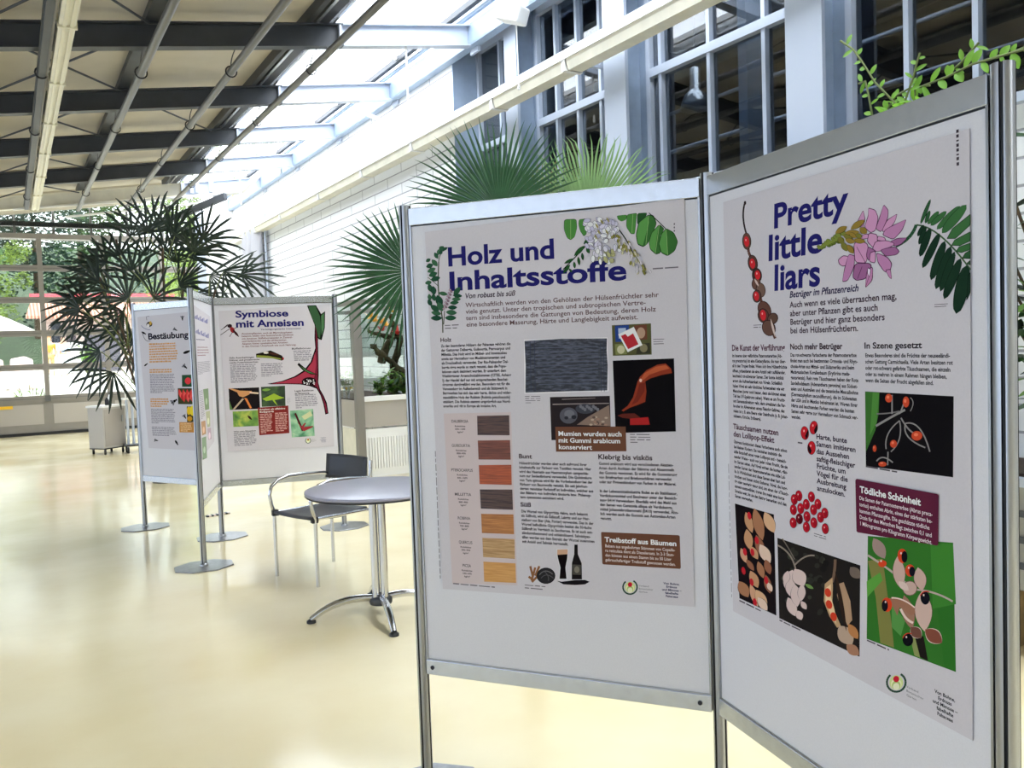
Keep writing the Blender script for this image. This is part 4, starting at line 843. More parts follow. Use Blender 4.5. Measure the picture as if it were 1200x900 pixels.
a.line(z((250,390),(305,490)), .3, OLN); a.line(z((285,520),(255,600)), .25, OLN); a.line(z((340,560),(308,655)), .25, OLN)
for k in range(15): t = k/14; a.ell(z((0+150*t + (k%3)*6, 395-75*t + ((k%2)*2-1)*14*(.4+t))), 2.2+1.4*t, 1.6+1.2*t, (YG,(96,112,48))[k%2], .5, 10, (46,54,26), .4)
a.line(z((-5,400),(150,325)), 1.6, YG)
for (x0,y0,x1,y1,wd,c) in ((110,300,188,255,3.2,0),(210,275,305,212,3.4,0),(130,325,165,370,3.4,1),(170,300,270,292,2.8,0),(270,265,320,300,3.6,0),(160,310,230,345,2.6,1),(175,340,240,360,2.8,0),(150,355,190,420,3,1),(190,375,232,435,3,0),(230,345,310,355,2.8,0),(240,310,290,325,2.6,1),(200,295,250,330,2.4,0)): a.leaf(z((x0,y0)), z((x1,y1)), wd, (OG,(116,112,50))[c], (50,44,20), .5)
a.build('flower_illustration', P)
# pinnate leaf, cut by the sheet's right edge
a = Art(PB, 1); LT, MD, DKG = (60,104,60), (48,86,52), (30,52,38)
a.curve(z((640,245)), z((790,250)), z((998,540)), 1.0, (66,92,60))
for (x0,y0,x1,y1,wd,c) in ((668,240,735,75,1.6,MD),(700,235,730,150,1.6,MD),(715,240,790,155,2.2,LT),(735,250,840,155,2.6,LT),(775,275,930,120,3.2,LT),(810,300,972,112,4.6,LT),(690,245,650,320,1.8,DKG),(705,255,658,375,2.2,DKG),(735,265,665,455,3.4,DKG),(795,300,682,530,3.6,DKG),(830,350,738,610,4.2,DKG),(870,385,770,670,4.4,DKG),(895,420,800,685,3.6,DKG),(935,465,825,735,4.6,DKG),(975,510,905,832,6.6,DKG)): a.leaf(z((x0,y0)), z((x1,y1)), wd*1.12, c, (20,32,24), .5, None, 12, .5, .42)
for q, c in ((((845,335),(880,270),(998,175),(998,245),(900,335)), LT),(((875,380),(895,345),(998,290),(998,350),(930,382)), LT),(((905,420),(925,390),(998,365),(998,408),(940,428)), LT),(((945,465),(965,432),(998,412),(998,468)), MD),(((975,500),(998,478),(998,510)), MD),(((985,575),(998,560),(998,690),(975,740)), DKG)): a.poly(z(*q), c); a.line(z(*q, q[0]), .35, (20,32,24))
a.build('leaf_illustration', P)

# ================================================================== FAR POSTERS
PAPER_T = .0015; STEP = .0002
P = sheet(PR, [(256,364.5),(386.5,356.5),(391.5,523),(267,529)], 'far poster headed Symbiose mit Ameisen with a red thorn branch')
z = z2(245,340,7.5)
text(PR, P, 'title', ['Symbiose'], z((233,240)), z((697,232)), z((233,184)), NAVY, .03); text(PR, P, 'title', ['mit Ameisen'], z((238,328)), z((833,310)), z((238,268)), NAVY, .03)
text(PR, P, 'subtitle', ['Verteidigungsstarke Untermieter'], z((456,352)), z((812,344)), z((456,340)), (60,52,80), .02, .2)
text(PR, P, 'intro_text', ['Ameisenpflanzen, auch als Myrmekophyten','bekannt, bilden eine faszinierende Symbiose','mit Ameisen. Büffelhornakazien in Zentral-','und Südamerika und die afrikanischen','Akazien bieten spezialisierten Ameisen','in den Dornen Unterkunft wie auch Nahrung.'], z((285,390)), z((762,405)), z((290,502)), (116,74,76), .02, k=.95)
text(PR, P, 'heading', ['Büffelhörner'], z((728,522)), z((897,514)), z((728,508)), TXT, .02)
text(PR, P, 'heading', ['Süße Ausscheidungen','Röhren und proteinreiche','reiche Futterkörperchen'], z((178,603)), z((445,640)), z((180,646)), TXT, .02, k=.95)
GR = (136,132,140)
def block(pl, P, p0, p1, p2, n, rgb, fill=.55, name='body_text'):
    a = Art(pl, 1); a.bars(p0, p1, p2, n, rgb, fill); a.build(name, P)
block(PR, P, z((740,542)), z((905,538)), z((750,622)), 6, GR); block(PR, P, z((185,665)), z((420,660)), z((192,815)), 11, GR); block(PR, P, z((455,655)), z((650,650)), z((460,760)), 8, GR)
z = z2(250,430,7.742)
block(PR, P, z((742,262)), z((950,258)), z((748,376)), 8, GR); block(PR, P, z((185,610)), z((390,602)), z((192,718)), 8, GR); block(PR, P, z((668,290)), z((700,290)), z((668,330)), 4, (176,172,180), name='fine_print')
text(PR, P, 'heading', ['Legale Residenzen','als Behausung'], z((738,226)), z((910,222)), z((740,250)), TXT, .02, k=.95); text(PR, P, 'heading', ['Win-win-Situation'], z((184,595)), z((385,588)), z((184,582)), TXT, .02)
pm = photo_mat('printed_foliage', [(24,54,26),(60,110,50),(120,160,80)], 16)
a = Art(PR, 1); a.poly(z((138,196),(415,185),(424,380),(150,390)), (30,26,28)); a.poly(z((138,196),(170,196),(240,215),(350,218),(325,250),(270,275),(235,265),(215,230)), (196,140,92)); a.poly(z((330,225),(410,232),(410,246),(330,240)), (220,196,168)); a.poly(z((262,285),(280,290),(195,385),(175,385)), (176,156,130)); a.poly(z((280,280),(305,285),(350,372),(332,376)), (214,124,66)); a.poly(z((140,290),(175,385),(150,390)), (86,120,66)); a.build('thorn_photograph', P)
a = Art(PR, 1); a.poly(z((432,182),(650,170),(655,352),(440,362)), None, mt=photo_mat('printed_dark_green', [(16,30,16),(34,58,30),(60,90,44)], 14)); a.poly(z((445,290),(500,265),(550,240),(600,265),(645,280),(590,295),(555,300),(585,352),(560,330),(535,300),(480,310)), (150,176,56)); a.leaf(z((440,210)), z((520,205)), 1.6, (120,156,70)); a.build('thorn_photograph', P)
a = Art(PR, 1); a.poly(z((175,405),(405,392),(410,535),(182,545)), None, mt=photo_mat('printed_meadow', [(44,92,44),(110,150,60),(190,190,80)], 12)); a.leaf(z((310,440)), z((350,480)), 1.3, (60,40,36)); a.build('ant_photograph', P)
a = Art(PR, 4); a.poly(z((403,370),(680,350),(690,600),(418,620)), (124,44,42)); bx = a.build('caption_box', P)
text(PR, bx, 'caption_heading', ['Ameisen als effektive','Bodyguards'], z((418,394)), z((652,384)), z((420,416)), (236,214,208), .02, lay=5, k=.95)
a = Art(PR, 5); a.bars(z((422,435)), z((535,428)), z((432,602)), 12, (196,150,142)); a.build('caption_text', bx); a = Art(PR, 5); a.bars(z((560,425)), z((672,418)), z((565,585)), 11, (196,150,142)); a.build('caption_text', bx)
a = Art(PR, 1); a.poly(z((695,398),(905,380),(920,626),(712,640)), None, mt=photo_mat('printed_pale_leaves', [(60,120,84),(130,178,140),(190,206,170)], 13)); a.line(z((742,420),(812,580)), 1.2, (74,32,36)); a.poly(z((760,500),(800,540),(830,505),(840,512),(820,545),(905,535),(905,545),(820,585)), (150,52,56)); a.poly(z((800,450),(880,400),(900,440),(830,480)), (196,196,150)); a.build('branch_photograph', P)
logo(PR, P, z((860,668)), 3.1, z((892,660)), z((932,664)), z((892,680)))
text(PR, P, 'slogan', ['Von Bohne,','Erdnuss','und Mimose –','fabelhafte','Fabaceae'], z((968,645)), z((1030,650)), z((970,684)), (84,84,120), .02, align='CENTER', lay=2, k=.95)
# big thorn branch
z = z2(245,340,7.5); a = Art(PR, 2)
a.poly(z((860,134),(940,132),(985,210),(1020,185),(1018,330),(990,440),(960,430),(925,300)), (26,20,22)); a.poly(z((872,140),(935,138),(975,230),(985,330),(975,425),(958,410),(935,310),(900,230)), (54,86,56)); a.poly(z((985,225),(1010,200),(1010,330),(988,400)), (74,112,74))
z = z2(250,430,7.742)
a.poly([(369,380),(372.6,396),(373.2,420),(373.5,440),(373,448),(375,456),(379.5,464),(383,472),(385,484.5),(381.2,485.8),(379,474),(375.5,463),(371,455.5),(362,452.2),(352,450.6),(335,450.2),(318,450.4),(313,449.8),(330,446.6),(345,441),(356,434),(364,424),(369.5,408),(368.5,396)], (28,14,18))
a.poly([(369.8,382),(371.8,396),(372.3,430),(372.2,448),(374,457),(378.6,465),(382,474),(384,483.6),(382,484.2),(380,473),(376,461),(371.5,454),(366,450),(368,440),(369.8,420),(370.6,408)], (110,34,50))
a.poly([(369.6,412),(370.4,428),(368.4,442),(362,449),(352,449.4),(335,449.2),(318,449.8),(332,447),(347,441.8),(358,435),(366,424)], (158,54,72)); a.ell((362,447), 8.4, 5, (30,18,22), -.05)
rr = random.Random(2)
for k in range(30): a.ell((355.5+rr.random()*13, 443.8+rr.random()*6.6), .7, .45, (226,220,222), rr.random()*3, 8)
a.poly([(348.5,427.5),(350,425),(360,433.4),(372.5,439.2),(364,438.6),(355,434)], (26,22,22)); a.poly([(352,428.6),(360,434.4),(370,438.6),(362,437),(356,433.4)], (72,116,66)); a.build('branch_illustration', P)
z = z2(245,340,7.5); a = Art(PR, 1)
for q in ((((240,330),(300,340)),(95,400),(140,400)),): pass
for (x0,y0,x1,y1) in ((165,310,105,350),(180,340,100,395),(205,370,180,410),(235,375,262,410),(215,340,250,325),(130,330,165,300)): a.line(z((x0,y0),(x1,y1)), .35, (40,26,28))
a.ell(z((182,315)), 2.7, 2.3, (40,24,28)); a.ell(z((205,350)), 2.6, 3.8, (140,42,44), -.5); a.leaf(z((205,345)), z((262,410)), 1.4, (52,26,30)); a.build('ant_illustration', P)
a = Art(PR, 1); a.poly(z((412,560),(480,545),(540,530),(640,575),(658,605),(640,620),(560,600),(415,592)), (36,30,24)); a.poly(z((418,572),(520,578),(630,600),(636,612),(560,600),(418,590)), (132,140,60)); a.leaf(z((520,550)), z((620,570)), 1.3, (70,40,36)); a.ell(z((500,550)), 3, 1.3, (214,206,196)); a.ell(z((650,602)), 1.1, 1.6, (150,36,36)); a.build('caterpillar_illustration', P)

P = sheet(PL, [(161,371.5),(246,363),(251.5,529),(174.5,525)], 'far poster headed Bestäubung with small insects, half hidden behind a post')
z = z2(155,350,7.495)
text(PL, P, 'title', ['Bestäubung'], z((142,358)), z((494,342)), z((142,306)), (30,28,40), .03)
z4 = z2(155,440,7.505)
OR = (196,146,92); block(PL, P, z((148,408)), z((405,396)), z((152,562)), 8, OR, .6, 'intro_text'); block(PL, P, z((152,632)), z((355,622)), z((152,652)), 2, OR, .6, 'heading'); block(PL, P, z((155,672)), z((375,664)), z((160,828)), 12, GR); block(PL, P, z4((160,214)), z4((330,208)), z4((162,276)), 4, OR, .6, 'heading'); block(PL, P, z4((165,300)), z4((380,296)), z4((170,420)), 10, GR); block(PL, P, z4((172,458)), z4((385,455)), z4((180,528)), 6, GR)
a = Art(PL, 1); a.poly(z4((436,-4),(560,-8),(560,100),(438,100)), (44,74,52)); a.ell(z4((490,48)), 3.6, 4, (206,60,66)); a.build('flower_photograph', P)
a = Art(PL, 1); a.poly(z4((400,112),(560,112),(560,254),(404,252)), (64,66,44))
for k in range(12): a.leaf(z4((412+k*12, 120+(k%3)*20)), z4((430+k*9, 200+(k%4)*12)), 1.7, ((206,62,60),(224,92,84),(176,44,48))[k%3])
a.build('flower_photograph', P)
a = Art(PL, 1); a.poly(z4((480,272),(570,272),(570,410),(482,410)), (60,54,30)); a.ell(z4((498,310)), 2.4, 5, (228,182,44)); a.ell(z4((530,310)), 3.2, 6, (236,196,56)); a.ell(z4((505,380)), 3, 3, (196,140,40)); a.build('flower_photograph', P)
a = Art(PL, 2); a.poly(z4((414,410),(570,412),(570,502),(416,500)), (184,128,66)); bx = a.build('caption_box', P); a = Art(PL, 3); a.bars(z4((424,425)), z4((525,425)), z4((426,490)), 6, (222,186,140)); a.build('caption_text', bx)
def bug(x, y, l, ang, Z, wings=True):
    a = Art(PL, 1); p = Z((x,y)); c_, s__ = math.cos(ang), math.sin(ang)
    a.ell(p, l, l*.42, (30,26,26), ang, 12); a.ell((p[0]+c_*l, p[1]+s__*l), l*.35, l*.3, (50,40,30), ang, 10)
    if wings: a.leaf(p, (p[0]-c_*l*.9+s__*l, p[1]-s__*l*.9-c_*l), l*.3, (110,108,112)); a.leaf(p, (p[0]-c_*l*.9-s__*l, p[1]-s__*l*.9+c_*l), l*.3, (110,108,112))
    a.build('insect_illustration', P)
for q in ((440,168,2.4,1.5,z),(375,270,2.2,.5,z),(475,470,4,-.35,z,False),(460,595,2.8,.7,z),(118,582,2.2,-.7,z,False),(98,300,2.6,.5,z,False)): bug(*q)
for q in ((365,230,3.6,-.6,z4),(460,360,2.4,1.0,z4),(208,570,2,.2,z4),(388,588,2.8,1.0,z4,False)): bug(*q)
a = Art(PL, 1); a.ell(z((150,225)), 3.6, 3, (52,44,40), -.3); a.ell(z((160,215)), 1.4, 2.4, (196,160,70)); a.ell(z((140,235)), 1.6, 2, (214,208,206)); a.curve(z((130,190)), z((110,150)), z((150,155)), .25, (90,90,96)); a.curve(z((80,235)), z((100,270)), z((160,275)), .3, (96,92,130)); a.curve(z((90,300)), z((110,390)), z((160,370)), .3, (80,80,84)); a.build('bee_illustration', P)

P = sheet(PF, [(226.9,357.5),(245.6,370.5),(251,517),(236.5,537)], 'poster seen nearly edge-on on the narrow far board')
z = z2(222,350,10)
BL = (76,76,140)
for y0 in (232, 402):
    a = Art(PF, 1)
    for k in range(12):
        x = (60 if y0 < 300 else 72)+13*k; h = 26 + 14*((k*7)%3); a.poly(z((x, y0+k*5.5),(x+8, y0+2+k*5.5),(x+8, y0+2+k*5.5-h),(x, y0+k*5.5-h)), BL if k % 4 else (140,140,180))
    a.build('title', P)
block(PF, P, z((82,482)), z((185,492)), z((82,482)), 1, (90,84,110), .5, 'subtitle'); block(PF, P, z((92,575)), z((225,585)), z((95,672)), 4, (150,120,124), .35, 'intro_text'); block(PF, P, z((95,750)), z((240,750)), z((100,890)), 10, GR, .4)
zz = z2(222,430,8.18); block(PF, P, zz((92,240)), zz((130,245)), zz((115,500)), 16, GR, .4)
for q, c in ((((130,215),(180,205),(190,405),(150,415)), (124,142,112)),(((155,430),(195,420),(200,570),(172,580)), (170,170,140)),(((112,525),(152,512),(160,640),(122,658)), (176,140,110)),(((118,680),(160,665),(168,870),(128,890)), (134,152,128)),(((170,590),(205,580),(212,690),(182,700)), (180,160,170))):
    a = Art(PF, 1); a.poly(zz(*q), c); a.ell(zz((sum(p[0] for p in q)/4, sum(p[1] for p in q)/4+20)), 1.2, 4, tuple(min(255, x+40) for x in c)); a.build('plant_photograph', P)
# ================================================================== TABLE AND CHAIR
TOP = mat('dark_table_laminate', (150,150,164), .28, noise=(120,.04))
c = Vector((1.775, 4.665, 0))
r = thing('round_table', 'round grey table on a chrome column with four curved feet', 'table', c)
m = MB(); m.lathe([(0,.715),(.392,.715),(.4,.720),(.402,.727),(.4,.734),(.392,.737),(0,.737)], TOP, c, 72); m.build('tabletop', r, c)
m = MB(); m.lathe([(0,.708),(.395,.708),(.401,.714),(.395,.7155),(0,.7155)], DARK, c, 72); m.build('edge_band', r, c)
m = MB()
for k in range(4):
    a = math.radians(20 + 90*k); q = c + Vector((.034*math.cos(a), .034*math.sin(a), 0)); m.tube([q+Vector((0,0,.085)), q+Vector((0,0,.71))], .021, CHROME, 18)
m.build('column', r, c)
m = MB(); m.lathe([(.0,.66),(.12,.69),(.13,.708),(0,.708)], STEEL_D, c, 24); m.build('top_plate', r, c)
m = MB(); m.lathe([(.0,.065),(.062,.065),(.066,.075),(.066,.10),(.05,.115),(0,.115)], STEEL_D, c, 24); m.build('hub', r, c)
for (fx, fy) in ((1.392,4.756),(1.693,4.275),(2.165,4.58),(1.865,5.06)):
    f = Vector((fx, fy, .018)); d = (f - c); d.z = 0; L_ = d.length; d.normalize()
    pts = bez(c + d*.03 + Vector((0,0,.10)), c + d*L_*.62 + Vector((0,0,.135)), f, 14)
    m = MB(); m.tube(pts, [.021]*8 + [.021-.0008*i for i in range(7)], CHROME, 16); lg = m.build('leg', r, c)
    m = MB(); m.lathe([(.026,0),(.026,.012),(.014,.02),(0,.021)], DARK, (fx, fy, 0), 16); m.build('glide', lg, c)

SEATM = mat('dark_seat_board', (52,55,62), .45, noise=(200,.08))
A_ = Vector((1.506,5.898,0)); B_ = Vector((1.696,5.468,0)); C_ = Vector((1.953,6.045,0))
fw = (A_ - C_).normalized(); lf = (B_ - A_).normalized(); lf = (lf - fw*lf.dot(fw)).normalized(); Wd = (B_-A_).dot(lf); Dp = (A_-C_).length
cc = A_ + lf*Wd/2 - fw*Dp/2
r = thing('armchair', 'dark-seated armchair with thin chrome frame beside the round table', 'chair', cc)
def q_(f, l, z): return A_ + fw*f + lf*l + Vector((0,0,z))      # f: 0 at front legs, negative back; l: 0..Wd across
m = MB(); ns = 8; vs = []
for i in range(ns+1):
    for j in range(ns+1):
        u = -Dp*.97*i/ns; v = .02 + (Wd-.04)*j/ns; vs.append(q_(u+.02, v, .452 - .018*math.sin(PI*i/ns)*1.0 - .006*math.sin(PI*j/ns)))
m.add(vs, [(i*(ns+1)+j, i*(ns+1)+j+1, (i+1)*(ns+1)+j+1, (i+1)*(ns+1)+j) for i in range(ns) for j in range(ns)], SEATM, True)
o = m.build('seat', r, cc); md = o.modifiers.new('s','SOLIDIFY'); md.thickness = .016
m = MB(); vs = []
for i in range(7):
    for j in range(11):
        z = .615 + .17*i/6; lean = .035 - .10*(z-.45); v = Wd*(j/10)*.97 - .03*Wd; vs.append(q_(-Dp + lean - .03*math.sin(PI*j/10), v, z))
m.add(vs, [(i*11+j, i*11+j+1, (i+1)*11+j+1, (i+1)*11+j) for i in range(6) for j in range(10)], SEATM, True)
o = m.build('backrest', r, cc); md = o.modifiers.new('s','SOLIDIFY'); md.thickness = .012
for l in (0, Wd):
    s = 1 if l == 0 else -1
    m = MB(); m.tube([q_(0,l,.0), q_(0,l,.445)], .0125, CHROME, 12); m.build('leg', r, cc)
    m = MB(); m.tube([q_(-Dp,l,.0), q_(-Dp,l,.3), q_(-Dp,l,.44), q_(-Dp+.01,l,.6), q_(-Dp+.0,l,.765)], .0125, CHROME, 12); m.build('leg', r, cc)
    m = MB(); P_ = [q_(0,l,.44), q_(.02,l,.50), q_(.03,l,.56), q_(.015,l,.615), q_(-.04,l,.655), q_(-.12,l,.672), q_(-.26,l,.668), q_(-Dp+.05,l,.655), q_(-Dp+.01,l,.64)]
    m.tube(P_, .0125, CHROME, 12); m.build('armrest', r, cc)
    m = MB(); m.tube([q_(.0,l+s*.012,.438), q_(-Dp,l+s*.012,.43)], .011, CHROME, 10); m.build('side_rail', r, cc)
    m = MB(); m.box((-.02,-.02,-.02), (.02,.02,.02), DARK, Matrix.Translation(q_(0,l+s*.01,.437))); m.build('joint_cap', r, cc)
m = MB(); m.tube([q_(-.02,0,.43), q_(-.02,Wd,.43)], .010, CHROME, 10); m.tube([q_(-Dp+.02,0,.425), q_(-Dp+.02,Wd,.425)], .010, CHROME, 10); m.build('cross_rail', r, cc)

# ================================================================== VITRINE
x0, x1, y0, y1 = 3.42, 4.40, 9.4, 12.2
r = thing('plant_vitrine', 'tall glass-sided planting case with grey steel posts by the brick wall', 'display case', ((x0+x1)/2, (y0+y1)/2, 0))
VS = mat('vitrine_steel', (128,124,118), .45, .35); lo = Vector(r.location)
for (x, y) in ((x0,y0),(x1,y0),(x0,y1),(x1,y1)):
    m = MB(); m.box((x-.045,y-.045,0),(x+.045,y+.045,2.08), VS); m.build('post', r, lo)
for a, b in (((x0,y0),(x1,y0)),((x0,y0),(x0,y1)),((x1,y0),(x1,y1)),((x0,y1),(x1,y1))):
    m = MB(); m.beam((*a,2.055),(*b,2.055),.05,.05,VS); m.build('top_rail', r, lo)
m = MB(); m.box((x0+.045,y0+.02,.62),(x1-.045,y0+.05,.92), GREY_BX); m.box((x0+.04,y0-.01,.92),(x1-.04,y0+.08,.975), WHITE); m.build('planting_trough', r, lo)
m = MB(); m.box((x0-.02,y0+.045,.62),(x0+.01,y1-.045,.93), GREY_BX); m.build('side_panel', r, lo)
m = MB(); m.box((x0-.015,y0+.045,.06),(x0+.005,y1-.045,.60), CREAM); m.build('side_panel', r, lo)
m = MB()
for k in range(23):
    x = x0+.10+.034*k; m.box((x,y0+.004,.14),(x+.02,y0+.03,.50), WHITE)
m.box((x0+.045,y0+.022,.05),(x1-.045,y0+.05,.60), WHITE); m.build('ribbed_panel', r, lo)
m = MB(); m.box((x0+.045,y0-.01,.0),(x1-.045,y0+.05,.05), CREAM); m.build('plinth', r, lo)
m = MB(); m.box((x0+.05,y0+.09,.85),(x1-.05,y1-.05,.93), SOIL); m.build('soil', r, lo)
for a, b in (((x0,y0+.05),(x0+.004,y1-.05)),((x1-.004,y0+.05),(x1,y1-.05))):
    m = MB(); m.box((a[0],a[1],.95),(b[0],b[1],2.03), VIT_GLASS); m.build('glass_pane', r, lo)
# growing inside: mossy branches with bromeliads, and small leafy plants
rr = random.Random(21)
MOSS = mat('mossy_bark', (66,60,38), .95, noise=(30,.45), bump=(60,.8)); LM = mat('dark_green_leaf', (44,78,40), .45, noise=(8,.3), trans=.2); YEL = mat('yellow_bract', (232,178,52), .5, trans=.2); RED = mat('red_bract', (190,52,40), .5, trans=.2)
def strap(m, p, d, L_, w_, mt, droop=.5, n=5):
    p = Vector(p); d = Vector(d).normalized(); s = d.cross(Vector((0,0,1)))
    if s.length < .05: s = Vector((1,0,0))
    s.normalize(); vs = []; q = Vector(p); dd = Vector(d)
    for i in range(n+1):
        t = i/n; wd = w_*(1-t**2)*(.6+.4*min(1, t*4)) if i < n else .0005; vs += [q - s*wd, q + s*wd]; dd = (dd + Vector((0,0,-droop/n))).normalized(); q = q + dd*L_/n
    m.add(vs, [(2*i,2*i+1,2*i+3,2*i+2) for i in range(n)], mt, True)
def blade(m, p, d, L_, w_, mt, up=None, fold=.15):
    """an oval leaf"""
    p = Vector(p); d = Vector(d).normalized(); u = Vector(up) if up else Vector((rr.uniform(-.4,.4), rr.uniform(-.4,.4), 1)); s = d.cross(u)
    if s.length < .05: s = Vector((1,0,0))
    s.normalize(); u = s.cross(d); n = 5; vs = []
    for i in range(n+1):
        t = i/n; wd = w_*math.sin(PI*min(1, t*.96+.02))**.75; q = p + d*L_*t - u*L_*.12*t*t; vs += [q - s*wd + u*wd*fold, q, q + s*wd + u*wd*fold]
    fs = []
    for i in range(n): fs += [(3*i,3*i+1,3*i+4,3*i+3),(3*i+1,3*i+2,3*i+5,3*i+4)]
    m.add(vs, fs, mt, True)
pb = Vector((3.9, 10.2, .93))
r = thing('epiphyte_branch', 'mossy arching branches with yellow bromeliads inside the glass case', 'plant', pb)
G = [[(4.35,10.6,.93),(4.3,10.5,1.3),at_y(470,395,10.3),at_y(452,395,10.2),at_y(432,388,10.1)],[(4.2,10.4,.93),at_y(478,440,10.2),at_y(458,425,10.2),at_y(440,408,10.1),at_y(436,404,10.1)],[(4.1,10.4,1.35),at_y(462,385,10.3),at_y(458,368,10.3)]]
for g in G:
    m = MB(); g = [Vector(p) for p in g]; pts = []
    for i in range(len(g)-1):
        for k in range(5): pts.append(g[i].lerp(g[i+1], k/5) + Vector((rr.uniform(-.012,.012), rr.uniform(-.02,.02), rr.uniform(-.015,.015))))
    pts.append(g[-1]); m.tube(pts, [max(.02, .055 - .035*i/len(pts) + rr.uniform(-.008,.01)) for i in range(len(pts))], MOSS, 9); m.build('branch', r, pb)
    f = MB()
    for p in pts[4::1]:
        for k in range(7): strap(f, p, (rr.uniform(-1,1), rr.uniform(-1,1), rr.uniform(-.5,.9)), rr.uniform(.05,.12), .008, rr.choice((LM, LM, STEM_G)), .8)
    f.build('foliage', r, pb)
for (px, py, mt) in ((438,377,YEL),(446,379,YEL),(434,372,YEL),(452,382,YEL),(460,366,YEL),(448,388,RED),(466,392,RED)):
    f = MB(); p = at_y(px, py, 10.15)
    for k in range(12): strap(f, p, (rr.uniform(-1,1), rr.uniform(-1,1), rr.uniform(0,1)), rr.uniform(.08,.14), .018, mt, .4)
    o = f.build('bract', r, pb); o['label'] = 'yellow bracts' if mt is YEL else 'red bracts'
LB = mat('bright_leaf', (96,136,52), .45, noise=(8,.3), trans=.3)
for i, (px, py, h, lab) in enumerate(((446,470,.26,'low green plant at the left of the trough, behind the steel post'),(462,470,.34,'taller upright green plant in the middle of the planting trough'),(474,468,.30,'green plant at the right of the trough beside the front board'),(408,468,.32,'feathery green plant behind the left glass pane of the case'))):
    p = at_y(px, py, 9.75 if i < 3 else 10.8); p.z = .93; p.x = min(max(p.x, 3.55), 4.3); r = thing('leafy_plant', lab, 'plant', p)
    f = MB(); st = MB()
    for k in range(16):
        d = Vector((rr.uniform(-.6,.6), rr.uniform(-.6,.6), 1.2)); e = p + d.normalized()*h*rr.uniform(.5,1); st.tube(bez(p, p.lerp(e,.5)+Vector((0,0,.04)), e, 4), .004, STEM_G, 5)
        for q in range(5): b_ = p.lerp(e, .3+.17*q); blade(f, b_, (rr.uniform(-1,1), rr.uniform(-1,1), rr.uniform(-.1,.7)), rr.uniform(.06,.13), .018, rr.choice((LM, LB, LB)))
    st.build('stem', r, p); f.build('foliage', r, p)

# ================================================================== FAN PALM behind the board
def fan(m, hub, a, nrm, R, n, S, mt, fuse=.45, wmax=9, droop=.12, curl=0, jit=.06, rad=(.03,.22,.45,.7,.88,1.0), oval=0):
    hub, a, nrm = Vector(hub), Vector(a).normalized(), Vector(nrm); nrm = (nrm - a*nrm.dot(a)).normalized(); b = a.cross(nrm)
    de = S/n
    for i in range(n):
        th = -S + 2*S*(i+.5)/n; d = a*math.cos(th) + b*math.sin(th); sd_ = b*math.cos(th) - a*math.sin(th); L_ = R*(1-jit*rr.random())*(.86+.14*math.cos(th*.7)); vs = []
        cu = curl*(.5+rr.random()); sg = rr.choice((-1,1))
        for t in rad:
            rad_ = L_*t; h = min(rad_*math.tan(de)*1.02, wmax) if t <= fuse else min(L_*fuse*math.tan(de), wmax)*max(0, (1-t)/(1-fuse))**.8
            if oval: h = oval*(min(1, t*3.2+.12) if t < .8 else max(.18, 1-(t-.8)/.2*.82))
            q = hub + d*rad_ - Vector((0,0,1))*droop*L_*t**2.5 + nrm*(.02*R*((i % 2)*2-1)*t)
            if cu and t > .7: q += (sd_*sg - Vector((0,0,1)))*cu*R*((t-.7)/.3)**2*.12
            vs += [q - sd_*h - nrm*h*.35, q + nrm*h*.35, q + sd_*h - nrm*h*.35]
        fs = []
        for k in range(len(rad)-1): fs += [(3*k,3*k+1,3*k+4,3*k+3),(3*k+1,3*k+2,3*k+5,3*k+4)]
        m.add(vs, fs, mt, True)
base = Vector((2.92, 4.9, 0))
r = thing('fan_palm', 'fan palm with broad stiff leaves behind the front display board', 'palm', base)
m = MB(); m.lathe([(.0,0),(.2,0),(.24,.02),(.29,.38),(.31,.4),(.28,.4),(.26,.36),(0,.36)], mat('brown_pot', (120,76,54), .7), base, 32); m.build('pot', r, base)
m = MB(); m.lathe([(0,.35),(.265,.36),(0,.375)], SOIL, base, 24); m.build('soil', r, base)
tr = [base+Vector((0,0,.36)), base+Vector((.02,.02,.8)), base+Vector((0,0,1.25))]
m = MB(); m.tube(tr, [.10,.09,.075], mat('fibrous_trunk', (96,76,54), .95, noise=(40,.4), bump=(80,.9)), 14); m.build('trunk', r, base)
crown = base + Vector((0,0,1.2)); toC = lambda p: (CAM - p).normalized()
FR_ = [((481,318),4.75,(-1,.16),104,36,1.85,LEAF_F,.5,0,.06),((585,248),5.0,(-.25,.97),122,46,1.75,LEAF_F,.5,.12,.04),((690,262),4.7,(.25,.97),118,40,1.15,LEAF_P,.55,.5,.0),((640,270),5.15,(.05,1),96,26,1.1,mat('dry_palm_leaf',(140,132,84),.6,noise=(9,.3),trans=.35),.35,.6,.02)]
for (px, Y, dr, R_, n, S, mt, fu, cu, dp) in FR_:
    h = at_y(*px, Y); k = (h-CAM).dot(FWD)/F_PX; a = RGT*dr[0] + UPV*dr[1]
    m = MB(); fan(m, h, a, toC(h) + Vector((0,0,.35)), R_*k, n, S, mt, fu, 9, dp, cu); fo = m.build('frond', r, base)
    m = MB(); m.tube(bez(crown, (crown+h)/2+Vector((0,0,.15)), h + a.normalized()*.02, 8), [.014-.0008*i for i in range(9)], STEM_G, 8); m.build('leaf_stalk', fo, base)
